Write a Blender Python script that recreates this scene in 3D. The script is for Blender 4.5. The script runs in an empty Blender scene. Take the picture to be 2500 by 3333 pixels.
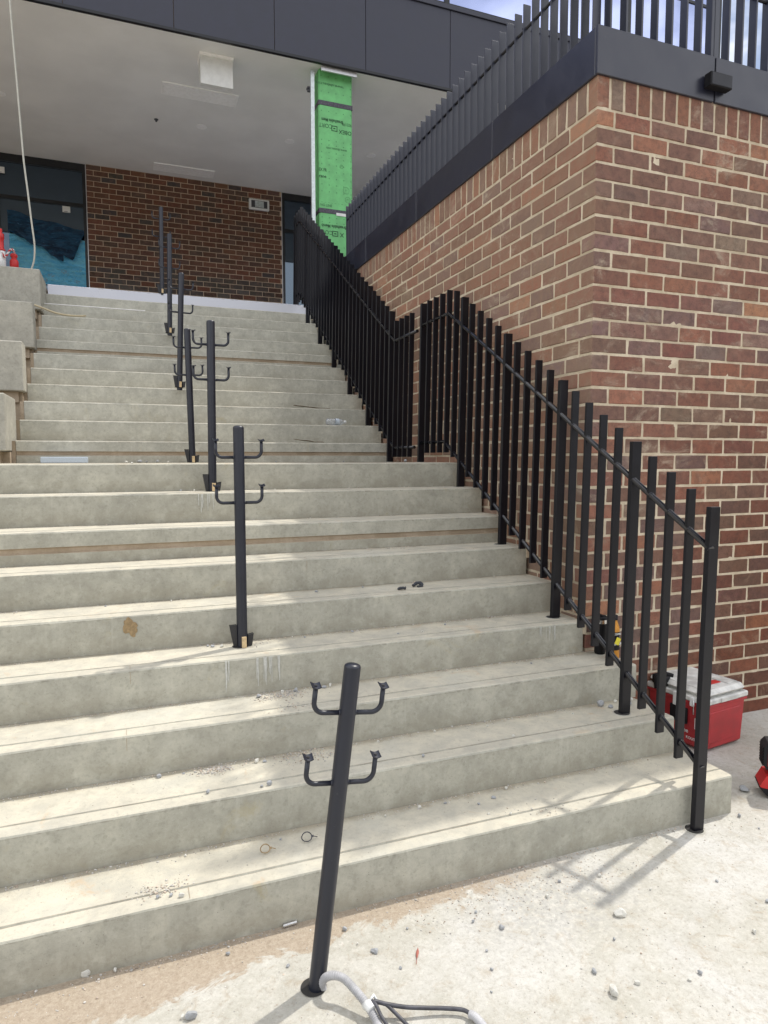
import bpy, bmesh, math, random
from math import radians as rad, sin, cos, pi
from mathutils import Vector, Matrix, noise as mnoise
random.seed(7)
sc = bpy.context.scene
COL = sc.collection
H_EYE = 1.5433
R_, T_ = 0.16868, 0.2755          # riser, tread
Y1 = 2.0923
YK = {k: Y1 + 0.277*(k-1) for k in range(1, 10)}
for k in range(10, 22): YK[k] = 5.6854 + 0.2741*(k-10)
YK[22] = 12.70
YK_BACK = dict(YK); YK_BACK[10] = YK[10]
XC, YC = 2.2937, 2.9280           # brick corner
ZSOLD, BH, BL = 3.3213, 0.08768, 0.2355
TOPZ = 21*R_
SOF = 6.486
YW = 12.70

# ------------------------------------------------------------------ helpers
def link(o): COL.objects.link(o); return o
def tag(o, label=None, cat=None, group=None, kind=None):
    if label: o["label"] = label
    if cat: o["category"] = cat
    if group: o["group"] = group
    if kind: o["kind"] = kind
    return o
def empty(name, loc=(0, 0, 0), **k):
    o = bpy.data.objects.new(name, None); o.location = loc; o.empty_display_size = .05
    link(o); return tag(o, **k)

class MB:
    """collects shapes in one mesh"""
    def __init__(s): s.v = []; s.f = []; s.m = []; s.c = []; s.sm = []
    def add(s, vs, fs, mi=0, col=(1, 1, 1, 1), smooth=False):
        b = len(s.v); s.v += [tuple(p) for p in vs]
        s.f += [tuple(b+i for i in f) for f in fs]; s.m += [mi]*len(fs); s.sm += [smooth]*len(fs)
        s.c += [col]*len(vs)
    def box(s, x0, x1, y0, y1, z0, z1, b=0.0, mi=0, col=(1, 1, 1, 1), M=None):
        if b <= 0:
            vs = [(x, y, z) for x in (x0, x1) for y in (y0, y1) for z in (z0, z1)]
            fs = [(0, 1, 3, 2), (4, 6, 7, 5), (0, 4, 5, 1), (2, 3, 7, 6), (0, 2, 6, 4), (1, 5, 7, 3)]
        else:
            X = (x0, x0+b, x1-b, x1); Y = (y0, y0+b, y1-b, y1); Z = (z0, z0+b, z1-b, z1)
            vs = []; idx = {}
            for i in range(4):
                for j in range(4):
                    for k in range(4):
                        e = (i in (0, 3)) + (j in (0, 3)) + (k in (0, 3))
                        if e == 1: idx[i, j, k] = len(vs); vs.append((X[i], Y[j], Z[k]))
            fs = []
            def q(*a): fs.append(tuple(idx[t] for t in a))
            q((0,1,1),(0,1,2),(0,2,2),(0,2,1)); q((3,1,1),(3,2,1),(3,2,2),(3,1,2))
            q((1,0,1),(2,0,1),(2,0,2),(1,0,2)); q((1,3,1),(1,3,2),(2,3,2),(2,3,1))
            q((1,1,0),(1,2,0),(2,2,0),(2,1,0)); q((1,1,3),(2,1,3),(2,2,3),(1,2,3))
            for i in (0, 3):
                a = 1 if i == 0 else 2
                for j in (0, 3):
                    c = 1 if j == 0 else 2
                    q((i,c,1),(i,c,2),(a,j,2),(a,j,1))
                for k in (0, 3):
                    c = 1 if k == 0 else 2
                    q((i,1,c),(i,2,c),(a,2,k),(a,1,k))
            for j in (0, 3):
                a = 1 if j == 0 else 2
                for k in (0, 3):
                    c = 1 if k == 0 else 2
                    q((1,j,c),(2,j,c),(2,a,k),(1,a,k))
            for i in (0, 3):
                for j in (0, 3):
                    for k in (0, 3):
                        a = 1 if i == 0 else 2; c = 1 if j == 0 else 2; d = 1 if k == 0 else 2
                        q((i,c,d),(a,j,d),(a,c,k))
        if M is not None: vs = [M @ Vector(p) for p in vs]
        s.add(vs, fs, mi, col)
    def wobble(s, start, amp):
        for i in range(start, len(s.v)):
            p = Vector(s.v[i]); q = p*55; s.v[i] = (p.x + amp*mnoise.noise(q), p.y + amp*mnoise.noise(q+Vector((7, 3, 1))), p.z + amp*mnoise.noise(q+Vector((2, 9, 5))))
    def tube(s, pts, r, n=12, mi=0, caps=True, smooth=True):
        pts = [Vector(p) for p in pts]; rs = r if isinstance(r, (list, tuple)) else [r]*len(pts)
        b = []; up = None
        for i, p in enumerate(pts):
            d = (pts[min(i+1, len(pts)-1)] - pts[max(i-1, 0)]).normalized()
            if up is None:
                up = Vector((0, 0, 1)) if abs(d.z) < .9 else Vector((1, 0, 0))
            a = d.cross(up)
            if a.length < 1e-5: a = d.cross(Vector((0, 1, .1)))
            a.normalize(); c = a.cross(d).normalized(); up = c
            for j in range(n):
                t = 2*pi*j/n; b.append(p + (a*cos(t) + c*sin(t))*rs[i])
        fs = []
        for i in range(len(pts)-1):
            for j in range(n):
                k = (j+1) % n; fs.append((i*n+j, i*n+k, (i+1)*n+k, (i+1)*n+j))
        s.add(b, fs, mi, smooth=smooth)
        if caps:
            L = len(s.v) - len(b)
            s.f.append(tuple(L+j for j in range(n))); s.m.append(mi); s.sm.append(False)
            s.f.append(tuple(L+(len(pts)-1)*n+j for j in reversed(range(n)))); s.m.append(mi); s.sm.append(False)
    def lathe(s, prof, n=32, mi=0, cx=0, cy=0, smooth=True):
        b = []; fs = []
        for (r, z) in prof:
            for j in range(n):
                t = 2*pi*j/n; b.append((cx + r*cos(t), cy + r*sin(t), z))
        for i in range(len(prof)-1):
            for j in range(n):
                k = (j+1) % n; fs.append((i*n+j, i*n+k, (i+1)*n+k, (i+1)*n+j))
        s.add(b, fs, mi, smooth=smooth)
    def prism(s, poly, z0, z1, mi=0, axis='z'):
        n = len(poly)
        def P(a, b, c):
            return {'z': (a, b, c), 'x': (c, a, b), 'y': (a, c, b)}[axis]
        vs = [P(a, b, z0) for a, b in poly] + [P(a, b, z1) for a, b in poly]
        fs = [tuple(reversed(range(n))), tuple(range(n, 2*n))] + [(i, (i+1) % n, n+(i+1) % n, n+i) for i in range(n)]
        s.add(vs, fs, mi)
    def build(s, name, mats, parent=None, loc=(0, 0, 0), colors=False, recalc=True, M=None):
        me = bpy.data.meshes.new(name); me.from_pydata(s.v, [], s.f)
        if not isinstance(mats, (list, tuple)): mats = [mats]
        for m in mats: me.materials.append(m)
        me.polygons.foreach_set('material_index', s.m)
        me.polygons.foreach_set('use_smooth', s.sm)
        if colors:
            ca = me.color_attributes.new('Col', 'FLOAT_COLOR', 'POINT')
            ca.data.foreach_set('color', [x for c in s.c for x in c])
        if recalc:
            bm = bmesh.new(); bm.from_mesh(me); bmesh.ops.recalc_face_normals(bm, faces=bm.faces); bm.to_mesh(me); bm.free()
        me.update()
        o = bpy.data.objects.new(name, me); o.location = loc
        if M is not None: o.matrix_local = M
        if parent: o.parent = parent
        return link(o)

# ------------------------------------------------------------------ materials
def new_mat(name):
    m = bpy.data.materials.new(name); m.use_nodes = True
    nt = m.node_tree; b = nt.nodes['Principled BSDF']
    return m, nt, b
class G:
    def __init__(s, nt): s.nt = nt
    def n(s, t, **k):
        x = s.nt.nodes.new(t)
        for a, v in k.items():
            if a in x.inputs.keys(): pass
            setattr(x, a, v)
        return x
    def l(s, a, b): s.nt.links.new(a, b)
    def val(s, sock, v):
        if hasattr(v, 'links') or isinstance(v, bpy.types.NodeSocket): s.l(v, sock)
        else: sock.default_value = v
    def math(s, op, a, b=0.0, c=None, clamp=False):
        x = s.n('ShaderNodeMath', operation=op, use_clamp=clamp); s.val(x.inputs[0], a); s.val(x.inputs[1], b)
        if c is not None: s.val(x.inputs[2], c)
        return x.outputs[0]
    def mix(s, f, a, b, mode='MIX'):
        x = s.n('ShaderNodeMix', data_type='RGBA', blend_type=mode); s.val(x.inputs[0], f)
        s.val(x.inputs[6], a if not isinstance(a, tuple) else (*a, 1) if len(a) == 3 else a)
        s.val(x.inputs[7], b if not isinstance(b, tuple) else (*b, 1) if len(b) == 3 else b)
        return x.outputs[2]
    def noise(s, vec, scale, detail=4, rough=.55, dist=0.0):
        x = s.n('ShaderNodeTexNoise'); s.l(vec, x.inputs['Vector']); x.inputs['Scale'].default_value = scale
        x.inputs['Detail'].default_value = detail; x.inputs['Roughness'].default_value = rough; x.inputs['Distortion'].default_value = dist
        return x.outputs['Fac']
    def vor(s, vec, scale, feature='F1'):
        x = s.n('ShaderNodeTexVoronoi', feature=feature); s.l(vec, x.inputs['Vector']); x.inputs['Scale'].default_value = scale
        return x
    def ramp(s, v, lo, hi, a=0.0, b=1.0):
        x = s.n('ShaderNodeMapRange', interpolation_type='SMOOTHSTEP'); s.val(x.inputs[0], v)
        x.inputs[1].default_value = lo; x.inputs[2].default_value = hi; x.inputs[3].default_value = a; x.inputs[4].default_value = b
        return x.outputs[0]
    def mapv(s, vec, scale):
        x = s.n('ShaderNodeMapping'); s.l(vec, x.inputs[0]); x.inputs['Scale'].default_value = scale; return x.outputs[0]
    def coords(s): return s.n('ShaderNodeTexCoord').outputs['Object']
    def geo(s): return s.n('ShaderNodeNewGeometry')
    def bump(s, h, strength=.3, dist=.002, nrm=None):
        x = s.n('ShaderNodeBump'); s.l(h, x.inputs['Height']); x.inputs['Strength'].default_value = strength
        x.inputs['Distance'].default_value = dist
        if nrm: s.l(nrm, x.inputs['Normal'])
        return x.outputs[0]
def sep(g, v):
    x = g.n('ShaderNodeSeparateXYZ'); g.l(v, x.inputs[0]); return x.outputs

def flat(name, col, rough=.5, metal=0.0, noise_amt=.08, scale=20, bump=0.0, bscale=200, spec=.5):
    m, nt, b = new_mat(name); g = G(nt); v = g.coords()
    n = g.noise(v, scale, 5)
    f = g.ramp(n, .3, .7)
    c = g.mix(f, tuple(max(0, x*(1-noise_amt)) for x in col), tuple(min(1, x*(1+noise_amt)) for x in col))
    g.l(c, b.inputs['Base Color']); b.inputs['Metallic'].default_value = metal
    rr = g.ramp(n, .3, .7, max(0, rough-.06), min(1, rough+.06)); g.l(rr, b.inputs['Roughness'])
    b.inputs['Specular IOR Level'].default_value = spec
    if bump: g.l(g.bump(g.noise(v, bscale, 3), bump, .001), b.inputs['Normal'])
    return m

def concrete(name, tread=True, tint=(1, 1, 1), dust=1.0, white=False):
    m, nt, b = new_mat(name); g = G(nt); v = g.coords(); gi = g.geo()
    oi = g.n('ShaderNodeObjectInfo')
    wpos = gi.outputs['Position']; X, Yl, Z = sep(g, v); nx, ny, nz = sep(g, gi.outputs['Normal'])
    n1 = g.noise(wpos, 1.7, 5, .6, .4); n2 = g.noise(wpos, 9, 6, .65, .3); n3 = g.noise(wpos, 60, 5, .7); n4 = g.noise(wpos, 350, 3, .6)
    def T(c): return tuple(c[i]*tint[i] for i in range(3))
    c = g.mix(g.ramp(n1, .3, .7), T((.355, .345, .285)), T((.435, .423, .352)))
    c = g.mix(g.math('MULTIPLY', g.ramp(n2, .42, .72), .50), c, T((.285, .275, .228)))
    c = g.mix(g.math('MULTIPLY', g.ramp(n2, .5, .28), .40), c, T((.53, .51, .41)))
    c = g.mix(g.math('MULTIPLY', g.ramp(n3, .52, .75), .40), c, T((.20, .20, .165)))
    n5 = g.noise(wpos, 27, 7, .78, .3)
    c = g.mix(g.math('MULTIPLY', g.ramp(n5, .50, .66), .42), c, T((.245, .24, .20)))
    c = g.mix(g.math('MULTIPLY', g.ramp(n5, .48, .36), .30), c, T((.52, .51, .44)))
    c = g.mix(g.math('MULTIPLY', g.ramp(n4, .58, .70), .35), c, T((.22, .215, .185)))
    # darker round form-face spots
    vo = g.vor(g.mapv(wpos, (1, 1, 1)), 34); sp = g.ramp(vo.outputs['Distance'], .30, .16)
    pick = g.ramp(sep(g, vo.outputs['Color'])[0], .50, .62)
    c = g.mix(g.math('MULTIPLY', g.math('MULTIPLY', sp, pick), .32), c, T((.25, .25, .20)))
    # tan stains
    ns = g.noise(wpos, 4.3, 6, .7, 1.0)
    c = g.mix(g.math('MULTIPLY', g.ramp(ns, .60, .74), .50), c, T((.38, .33, .20)))
    # run marks on the vertical faces
    st = g.noise(g.mapv(wpos, (34, 34, 1.6)), 1, 4, .6); st2 = g.noise(wpos, 2.3, 2)
    stm = g.math('MULTIPLY', g.ramp(st, .52, .72), g.ramp(st2, .45, .62))
    vert = g.ramp(g.math('ABSOLUTE', nz), .5, .3)
    c = g.mix(g.math('MULTIPLY', g.math('MULTIPLY', stm, vert), .30), c, T((.50, .49, .42)))
    # darker, browner tone toward the foot of each riser
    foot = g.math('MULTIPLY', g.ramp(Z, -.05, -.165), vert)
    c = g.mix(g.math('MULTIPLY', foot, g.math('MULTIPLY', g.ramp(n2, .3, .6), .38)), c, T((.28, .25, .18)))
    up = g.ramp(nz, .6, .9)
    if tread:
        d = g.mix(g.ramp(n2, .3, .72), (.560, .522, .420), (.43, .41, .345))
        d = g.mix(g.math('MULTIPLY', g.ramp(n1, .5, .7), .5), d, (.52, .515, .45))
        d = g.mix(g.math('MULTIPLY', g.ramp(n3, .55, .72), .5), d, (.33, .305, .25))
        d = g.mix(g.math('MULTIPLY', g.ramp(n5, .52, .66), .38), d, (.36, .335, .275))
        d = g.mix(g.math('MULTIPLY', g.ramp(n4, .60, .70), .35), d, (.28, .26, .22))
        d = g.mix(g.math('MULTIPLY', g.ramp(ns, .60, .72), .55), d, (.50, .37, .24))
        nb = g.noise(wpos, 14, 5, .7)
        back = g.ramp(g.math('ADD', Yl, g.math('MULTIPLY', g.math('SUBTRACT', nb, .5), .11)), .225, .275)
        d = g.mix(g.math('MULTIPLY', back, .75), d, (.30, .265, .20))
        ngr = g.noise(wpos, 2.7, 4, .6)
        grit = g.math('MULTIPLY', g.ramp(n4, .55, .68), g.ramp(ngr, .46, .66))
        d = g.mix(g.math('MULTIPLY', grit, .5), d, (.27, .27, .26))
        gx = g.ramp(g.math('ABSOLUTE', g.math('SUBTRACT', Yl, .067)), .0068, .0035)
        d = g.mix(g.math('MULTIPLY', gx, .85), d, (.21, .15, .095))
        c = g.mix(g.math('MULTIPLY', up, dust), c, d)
    if white:
        c = g.mix(.93, c, (.66, .68, .76))
    g.l(c, b.inputs['Base Color']); b.inputs['Roughness'].default_value = .86; b.inputs['Specular IOR Level'].default_value = .25
    pits = g.ramp(g.vor(wpos, 85).outputs['Distance'], .16, .05)
    pk = g.ramp(g.noise(wpos, 7, 2), .5, .66)
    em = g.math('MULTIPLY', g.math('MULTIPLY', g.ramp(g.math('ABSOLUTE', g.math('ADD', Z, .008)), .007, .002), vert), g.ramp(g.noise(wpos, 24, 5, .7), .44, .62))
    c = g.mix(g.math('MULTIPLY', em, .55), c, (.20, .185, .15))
    ph = g.math('MULTIPLY', g.ramp(g.vor(wpos, 62).outputs['Distance'], .13, .07), g.ramp(g.noise(wpos, 5, 3), .50, .62))
    c = g.mix(g.math('MULTIPLY', g.math('MULTIPLY', ph, vert), .65), c, (.13, .125, .11))
    g.l(c, b.inputs['Base Color'])
    h = g.math('SUBTRACT', g.math('ADD', g.math('MULTIPLY', n4, .35), g.math('MULTIPLY', n3, .8)), g.math('MULTIPLY', g.math('MULTIPLY', pits, pk), .8))
    g.l(g.bump(h, .55, .0022), b.inputs['Normal'])
    return m

def ground_mat():
    m, nt, b = new_mat('dusty slab'); g = G(nt); v = g.coords(); X, Y, Z = sep(g, v)
    n1 = g.noise(v, 1.3, 6, .62, .6); n2 = g.noise(v, 6, 7, .68, .5); n3 = g.noise(v, 45, 6, .7); n4 = g.noise(v, 260, 4, .7); n5 = g.noise(v, 17, 6, .72, .8)
    c = g.mix(g.ramp(n2, .3, .7), (.405, .39, .335), (.51, .495, .445))
    c = g.mix(g.math('MULTIPLY', g.ramp(n1, .45, .68), .6), c, (.57, .565, .55))
    c = g.mix(g.math('MULTIPLY', g.ramp(n5, .52, .70), .55), c, (.36, .30, .22))
    c = g.mix(g.math('MULTIPLY', g.ramp(n3, .50, .70), .5), c, (.30, .27, .22))
    c = g.mix(g.math('MULTIPLY', g.ramp(n3, .46, .30), .45), c, (.64, .61, .55))
    gr = g.math('MULTIPLY', g.ramp(n4, .56, .68), g.ramp(n5, .40, .6))
    c = g.mix(g.math('MULTIPLY', gr, .6), c, (.24, .235, .225))
    n6 = g.noise(v, 95, 5, .8, .4)
    c = g.mix(g.math('MULTIPLY', g.ramp(n6, .53, .66), .45), c, (.27, .245, .205))
    c = g.mix(g.math('MULTIPLY', g.ramp(n6, .45, .34), .35), c, (.64, .62, .57))
    # swept tan dirt against the first riser
    nb = g.noise(v, 5, 7, .7, .6)
    lim = g.math('ADD', g.math('MULTIPLY', X, .085), 1.905)
    e = g.math('SUBTRACT', g.math('ADD', Y, g.math('MULTIPLY', g.math('SUBTRACT', nb, .5), .42)), lim)
    fade = g.ramp(X, 1.75, 1.1)
    dirt = g.math('MULTIPLY', g.ramp(e, -.012, .02), fade)
    dc = g.mix(g.ramp(n3, .35, .7), (.335, .27, .20), (.42, .355, .275))
    dc = g.mix(g.math('MULTIPLY', g.ramp(n4, .5, .66), .6), dc, (.27, .22, .17)); dc = g.mix(g.math('MULTIPLY', g.ramp(n6, .50, .64), .55), dc, (.23, .18, .13)); dc = g.mix(g.math('MULTIPLY', g.ramp(n6, .45, .35), .35), dc, (.50, .44, .35))
    c = g.mix(g.math('MULTIPLY', dirt, .92), c, dc)
    # grey grit by the foot right of the middle post
    dx = g.math('SUBTRACT', X, 1.35); dy = g.math('SUBTRACT', Y, 1.9)
    rr = g.math('SQRT', g.math('ADD', g.math('MULTIPLY', g.math('MULTIPLY', dx, dx), .35), g.math('MULTIPLY', dy, dy)))
    sp = g.math('MULTIPLY', g.ramp(g.math('ADD', rr, g.math('MULTIPLY', g.math('SUBTRACT', n5, .5), .5)), .30, .04), g.ramp(n3, .42, .58))
    c = g.mix(g.math('MULTIPLY', sp, .55), c, (.36, .355, .34))
    # hairline crack
    wv = g.math('ABSOLUTE', g.math('SUBTRACT', g.math('ADD', Y, g.math('MULTIPLY', g.noise(v, 3, 6, .7), .5)), g.math('ADD', g.math('MULTIPLY', X, .42), .93)))
    cr = g.math('MULTIPLY', g.ramp(wv, .006, .001), g.ramp(g.noise(v, 2, 2), .5, .6))
    c = g.mix(g.math('MULTIPLY', cr, .25), c, (.42, .33, .22))
    fx = g.math('MAXIMUM', g.math('SUBTRACT', X, 6.0), g.math('SUBTRACT', -2.6, Y))
    far = g.ramp(g.math('ADD', fx, g.math('MULTIPLY', n1, 2.0)), .8, 2.4)
    c = g.mix(far, c, g.mix(g.ramp(n2, .3, .7), (.20, .175, .14), (.27, .24, .20)))  # unseen outer ground, coloured darker to dim reflections and fill light
    g.l(c, b.inputs['Base Color']); b.inputs['Roughness'].default_value = .9; b.inputs['Specular IOR Level'].default_value = .2
    h = g.math('ADD', g.math('ADD', g.math('MULTIPLY', n3, 1.2), g.math('MULTIPLY', n4, .6)), g.math('MULTIPLY', n5, 1.4))
    g.l(g.bump(h, .7, .003), b.inputs['Normal'])
    return m

def brick_mat(name, dusty=.5, dark=1.0):  # dusty scales mortar smears and painted side bounce, and gates the painted shade
    m, nt, b = new_mat(name); g = G(nt); v = g.coords()
    at = g.n('ShaderNodeAttribute', attribute_name='Col')
    c = at.outputs['Color']
    n1 = g.noise(v, 1.6, 4, .6, .5); n2 = g.noise(v, 22, 6, .7); n3 = g.noise(v, 160, 4, .7); n4 = g.noise(v, 420, 3, .7)
    c = g.mix(g.math('MULTIPLY', g.ramp(n2, .40, .68), .48), c, (.075*dark, .052*dark, .045*dark))
    sp = g.ramp(n3, .56, .68)
    c = g.mix(g.math('MULTIPLY', sp, .7), c, (.03, .022, .02))
    sp2 = g.ramp(n4, .66, .74)
    c = g.mix(g.math('MULTIPLY', sp2, .5), c, (.36, .30, .25))
    # pale smear of washed mortar
    sm = g.math('MULTIPLY', g.ramp(g.noise(g.mapv(v, (1, 1, 1.6)), 5, 7, .75, .7), .50, .74), g.ramp(n1, .35, .62))
    c = g.mix(g.math('MULTIPLY', g.ramp(g.noise(v, 11, 5, .7, .6), .46, .66), .30), c, (.30*dark, .17*dark, .12*dark))
    nxs = sep(g, g.geo().outputs['Normal'])[0]
    sidew = g.ramp(nxs, -.5, -.9)
    c = g.mix(g.math('MULTIPLY', g.math('MULTIPLY', sidew, dusty), g.ramp(n2, .25, .75, .10, .42)), c, (.52, .37, .245))  # warm bounce light from the stairs painted as tan on the side face
    c = g.mix(g.math('MULTIPLY', sm, dusty), c, (.50, .42, .32))
    sc_ = g.math('MULTIPLY', g.ramp(g.noise(g.mapv(v, (26, 26, 60)), 1, 5, .8, 1.5), .66, .72), .5*dusty)
    c = g.mix(sc_, c, (.55, .50, .44))
    if dusty > .5:  # painted shade on the front face, podium brick only
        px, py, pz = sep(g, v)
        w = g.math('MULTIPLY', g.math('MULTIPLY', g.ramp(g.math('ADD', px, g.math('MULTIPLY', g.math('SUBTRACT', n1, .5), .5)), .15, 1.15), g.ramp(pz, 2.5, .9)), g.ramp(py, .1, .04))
        c = g.mix(g.math('MULTIPLY', w, .85), c, g.mix(1.0, c, (.58, .42, .34), 'MULTIPLY'))  # shade painted into the front bricks, darker and redder toward the lower right
    g.l(c, b.inputs['Base Color']); b.inputs['Roughness'].default_value = .82; b.inputs['Specular IOR Level'].default_value = .3
    h = g.math('SUBTRACT', g.math('MULTIPLY', n2, .8), g.math('MULTIPLY', sp, .7))
    g.l(g.bump(h, .8, .003), b.inputs['Normal'])
    return m
def mortar_mat(name, c1, c2):
    m, nt, b = new_mat(name); g = G(nt); v = g.coords()
    n1 = g.noise(v, 6, 6, .7, .4); n2 = g.noise(v, 90, 5, .7)
    c = g.mix(g.ramp(n1, .35, .68), c1, c2); c = g.mix(g.math('MULTIPLY', g.ramp(n2, .5, .75), .35), c, tuple(x*.6 for x in c1))
    g.l(c, b.inputs['Base Color']); b.inputs['Roughness'].default_value = .92
    g.l(g.bump(g.math('ADD', n2, g.math('MULTIPLY', n1, 2)), .8, .004), b.inputs['Normal'])
    return m

def powder(name, col, rough=.38, spec=.5):
    m, nt, b = new_mat(name); g = G(nt); v = g.coords()
    n1 = g.noise(v, 5, 5, .6); n2 = g.noise(v, 900, 2, .5); n3 = g.noise(v, 60, 5, .7)
    c = g.mix(g.ramp(n1, .35, .7), tuple(x*.92 for x in col), tuple(x*1.1 for x in col))
    c = g.mix(g.math('MULTIPLY', g.ramp(n3, .64, .78), .25), c, (.16, .155, .15))
    g.l(c, b.inputs['Base Color'])
    g.l(g.ramp(n1, .3, .7, rough-.05, rough+.08), b.inputs['Roughness'])
    b.inputs['Specular IOR Level'].default_value = spec
    g.l(g.bump(n2, .12, .0006), b.inputs['Normal'])
    return m

def glass_mat(name, base, ior):
    m, nt, b = new_mat(name); g = G(nt); v = g.coords()
    if ior > 3: b.inputs['Metallic'].default_value = .85
    n = g.noise(v, .9, 3); g.l(g.mix(g.ramp(n, .3, .7), base, tuple(x*1.3 for x in base)), b.inputs['Base Color'])
    b.inputs['Roughness'].default_value = .03; b.inputs['IOR'].default_value = ior; b.inputs['Specular Tint'].default_value = (.62, .80, 1, 1)
    g.l(g.bump(g.noise(v, .7, 2), .04, .01), b.inputs['Normal'])
    return m

M = {}
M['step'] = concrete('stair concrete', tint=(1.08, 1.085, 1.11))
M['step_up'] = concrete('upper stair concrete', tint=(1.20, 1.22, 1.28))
M['step_white'] = concrete('white washed edge', white=True)
M['block'] = concrete('terrace concrete', tread=False, tint=(1.05, 1.05, 1.10))
M['joint'] = mortar_mat('brown joint strip', (.34, .27, .19), (.44, .36, .27))
M['ground'] = ground_mat()
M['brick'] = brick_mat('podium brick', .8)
M['brick_far'] = brick_mat('rear brick', .10, .9)
M['mortar'] = mortar_mat('cream mortar', (.50, .415, .295), (.68, .59, .45))
M['mortar_far'] = mortar_mat('tan mortar', (.50, .38, .27), (.60, .47, .35))
M['black'] = powder('black powder coat', (.0036, .0038, .0080), .36, .42)
M['rail'] = powder('satin black rail', (.005, .0055, .010), .24, .75)
M['post'] = powder('charcoal powder coat', (.013, .0155, .026), .36, .55)
M['fascia'] = powder('charcoal panel', (.018, .020, .036), .36, .7)
M['fascia_up'] = powder('slate panel', (.032, .035, .056), .45, .5)
M['fin'] = powder('grey fins', (.024, .027, .045), .36, .7)
M['soffit'] = flat('painted soffit', (.82, .82, .81), .75, noise_amt=.05, scale=1.3)
M['panelwhite'] = flat('white panel', (.99, .99, .98), .5)
M['glass'] = glass_mat('window glass', (.008, .011, .017), 2.1)
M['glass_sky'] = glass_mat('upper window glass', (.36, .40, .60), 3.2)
M['frame'] = powder('dark window frame', (.008, .009, .012), .4)
M['green'] = flat('green membrane', (.155, .50, .185), .55, noise_amt=.13, scale=7, bump=.4, bscale=14)
M['ink'] = flat('dark green ink', (.018, .085, .03), .6)
M['tape'] = flat('dark tape', (.055, .05, .07), .45, noise_amt=.5, scale=60)
M['zinc'] = flat('galvanised steel', (.55, .60, .60), .35, metal=.6, noise_amt=.15, scale=25)
M['alu'] = flat('mill aluminium', (.62, .62, .64), .35, metal=.5)
M['lid'] = flat('scuffed white lid', (.60, .60, .57), .55, noise_amt=.22, scale=16, bump=.2, bscale=60)
M['white'] = flat('white plastic', (.72, .73, .72), .45, noise_amt=.06, scale=14)
M['red'] = flat('red plastic', (.37, .028, .033), .5, noise_amt=.14, scale=11, bump=.12, bscale=80)
M['redbright'] = flat('bright red plastic', (.52, .02, .02), .4)
M['blackplastic'] = flat('black plastic', (.007, .007, .009), .6, noise_amt=.3, scale=30, spec=.3)
M['darkhole'] = flat('dark hole', (.032, .030, .028), .95)
M['ply'] = flat('plywood', (.62, .47, .27), .75, noise_amt=.2, scale=60)
M['plydark'] = flat('film faced plywood', (.022, .022, .024), .45)
M['rubber'] = flat('dark rubber scrap', (.05, .055, .065), .7, noise_amt=.3, scale=60)
M['stone'] = flat('rubble grey', (.33, .34, .35), .9, noise_amt=.35, scale=30, bump=.6, bscale=90)
M['stone_pale'] = flat('rubble pale', (.58, .57, .52), .9, noise_amt=.2, scale=30, bump=.6, bscale=90)
M['conduit'] = flat('grey corrugated conduit', (.40, .40, .41), .6, noise_amt=.2, scale=18)
M['cable'] = flat('dark cable', (.05, .05, .06), .45, noise_amt=.3, scale=40)
M['cable_pale'] = flat('pale cable', (.50, .50, .44), .5)
M['hose'] = flat('tan hose', (.48, .41, .27), .6)
M['card'] = flat('wet cardboard', (.14, .105, .06), .85, noise_amt=.3, scale=60)
M['orange'] = flat('amber bottle', (.62, .27, .03), .35)
M['yellow'] = flat('yellow label', (.80, .70, .05), .6)
M['leaf'] = flat('dry red leaf', (.36, .12, .09), .6)
M['steel'] = flat('brushed steel', (.6, .6, .6), .25, metal=.9)
M['foam'] = flat('blue grey foam strip', (.50, .57, .64), .7, noise_amt=.08, scale=120)
M['brown'] = flat('brown smear', (.30, .215, .115), .8, noise_amt=.2, scale=60)
M['drip'] = flat('white drip', (.54, .545, .51), .8, noise_amt=.1, scale=90)
M['film'] = None
def film_mat(name, a, b_, printed=True):
    m, nt, b = new_mat(name); g = G(nt); v = g.coords()
    w = g.noise(g.mapv(v, (1.2, 1, 5)), 2.2, 6, .7, 1.3); w2 = g.noise(g.mapv(v, (1, 1, 2.2)), 5, 6, .75, 2.4)
    c = g.mix(g.ramp(w, .35, .68), a, b_)
    if printed:
        vx = g.mapv(v, (4.2, 1, 7.5)); vv = g.vor(vx, 1.0); dd = g.ramp(vv.outputs['Distance'], .30, .20)
        c = g.mix(g.math('MULTIPLY', g.math('MULTIPLY', dd, g.ramp(g.noise(g.mapv(v, (30, 1, 60)), 1, 3), .45, .55)), .5), c, (.34, .30, .36))
        c = g.mix(g.math('MULTIPLY', g.ramp(w2, .56, .62), .35), c, (.02, .13, .27))
    c = g.mix(g.math('MULTIPLY', g.ramp(w2, .60, .66), .45), c, tuple(min(1, x*2.2+.05) for x in b_))
    c = g.mix(g.math('MULTIPLY', g.ramp(w2, .42, .36), .5), c, tuple(x*.35 for x in a))
    g.l(c, b.inputs['Base Color']); b.inputs['Roughness'].default_value = .18
    g.l(g.bump(g.math('ADD', w, g.math('MULTIPLY', w2, 2)), 1.0, .03), b.inputs['Normal'])
    return m
M['film'] = film_mat('blue protective film', (.13, .58, .95), (.26, .74, .99))
M['film_dark'] = film_mat('dark folded film', (.010, .035, .075), (.025, .11, .22), False)
def bottle_clear():
    m, nt, b = new_mat('clear plastic'); g = G(nt); v = g.coords()
    b.inputs['Base Color'].default_value = (.86, .9, .95, 1); b.inputs['Roughness'].default_value = .12
    b.inputs['Transmission Weight'].default_value = .75; b.inputs['IOR'].default_value = 1.3
    g.l(g.bump(g.noise(v, 90, 3), .5, .002), b.inputs['Normal'])
    return m
M['clear'] = bottle_clear()

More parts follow.
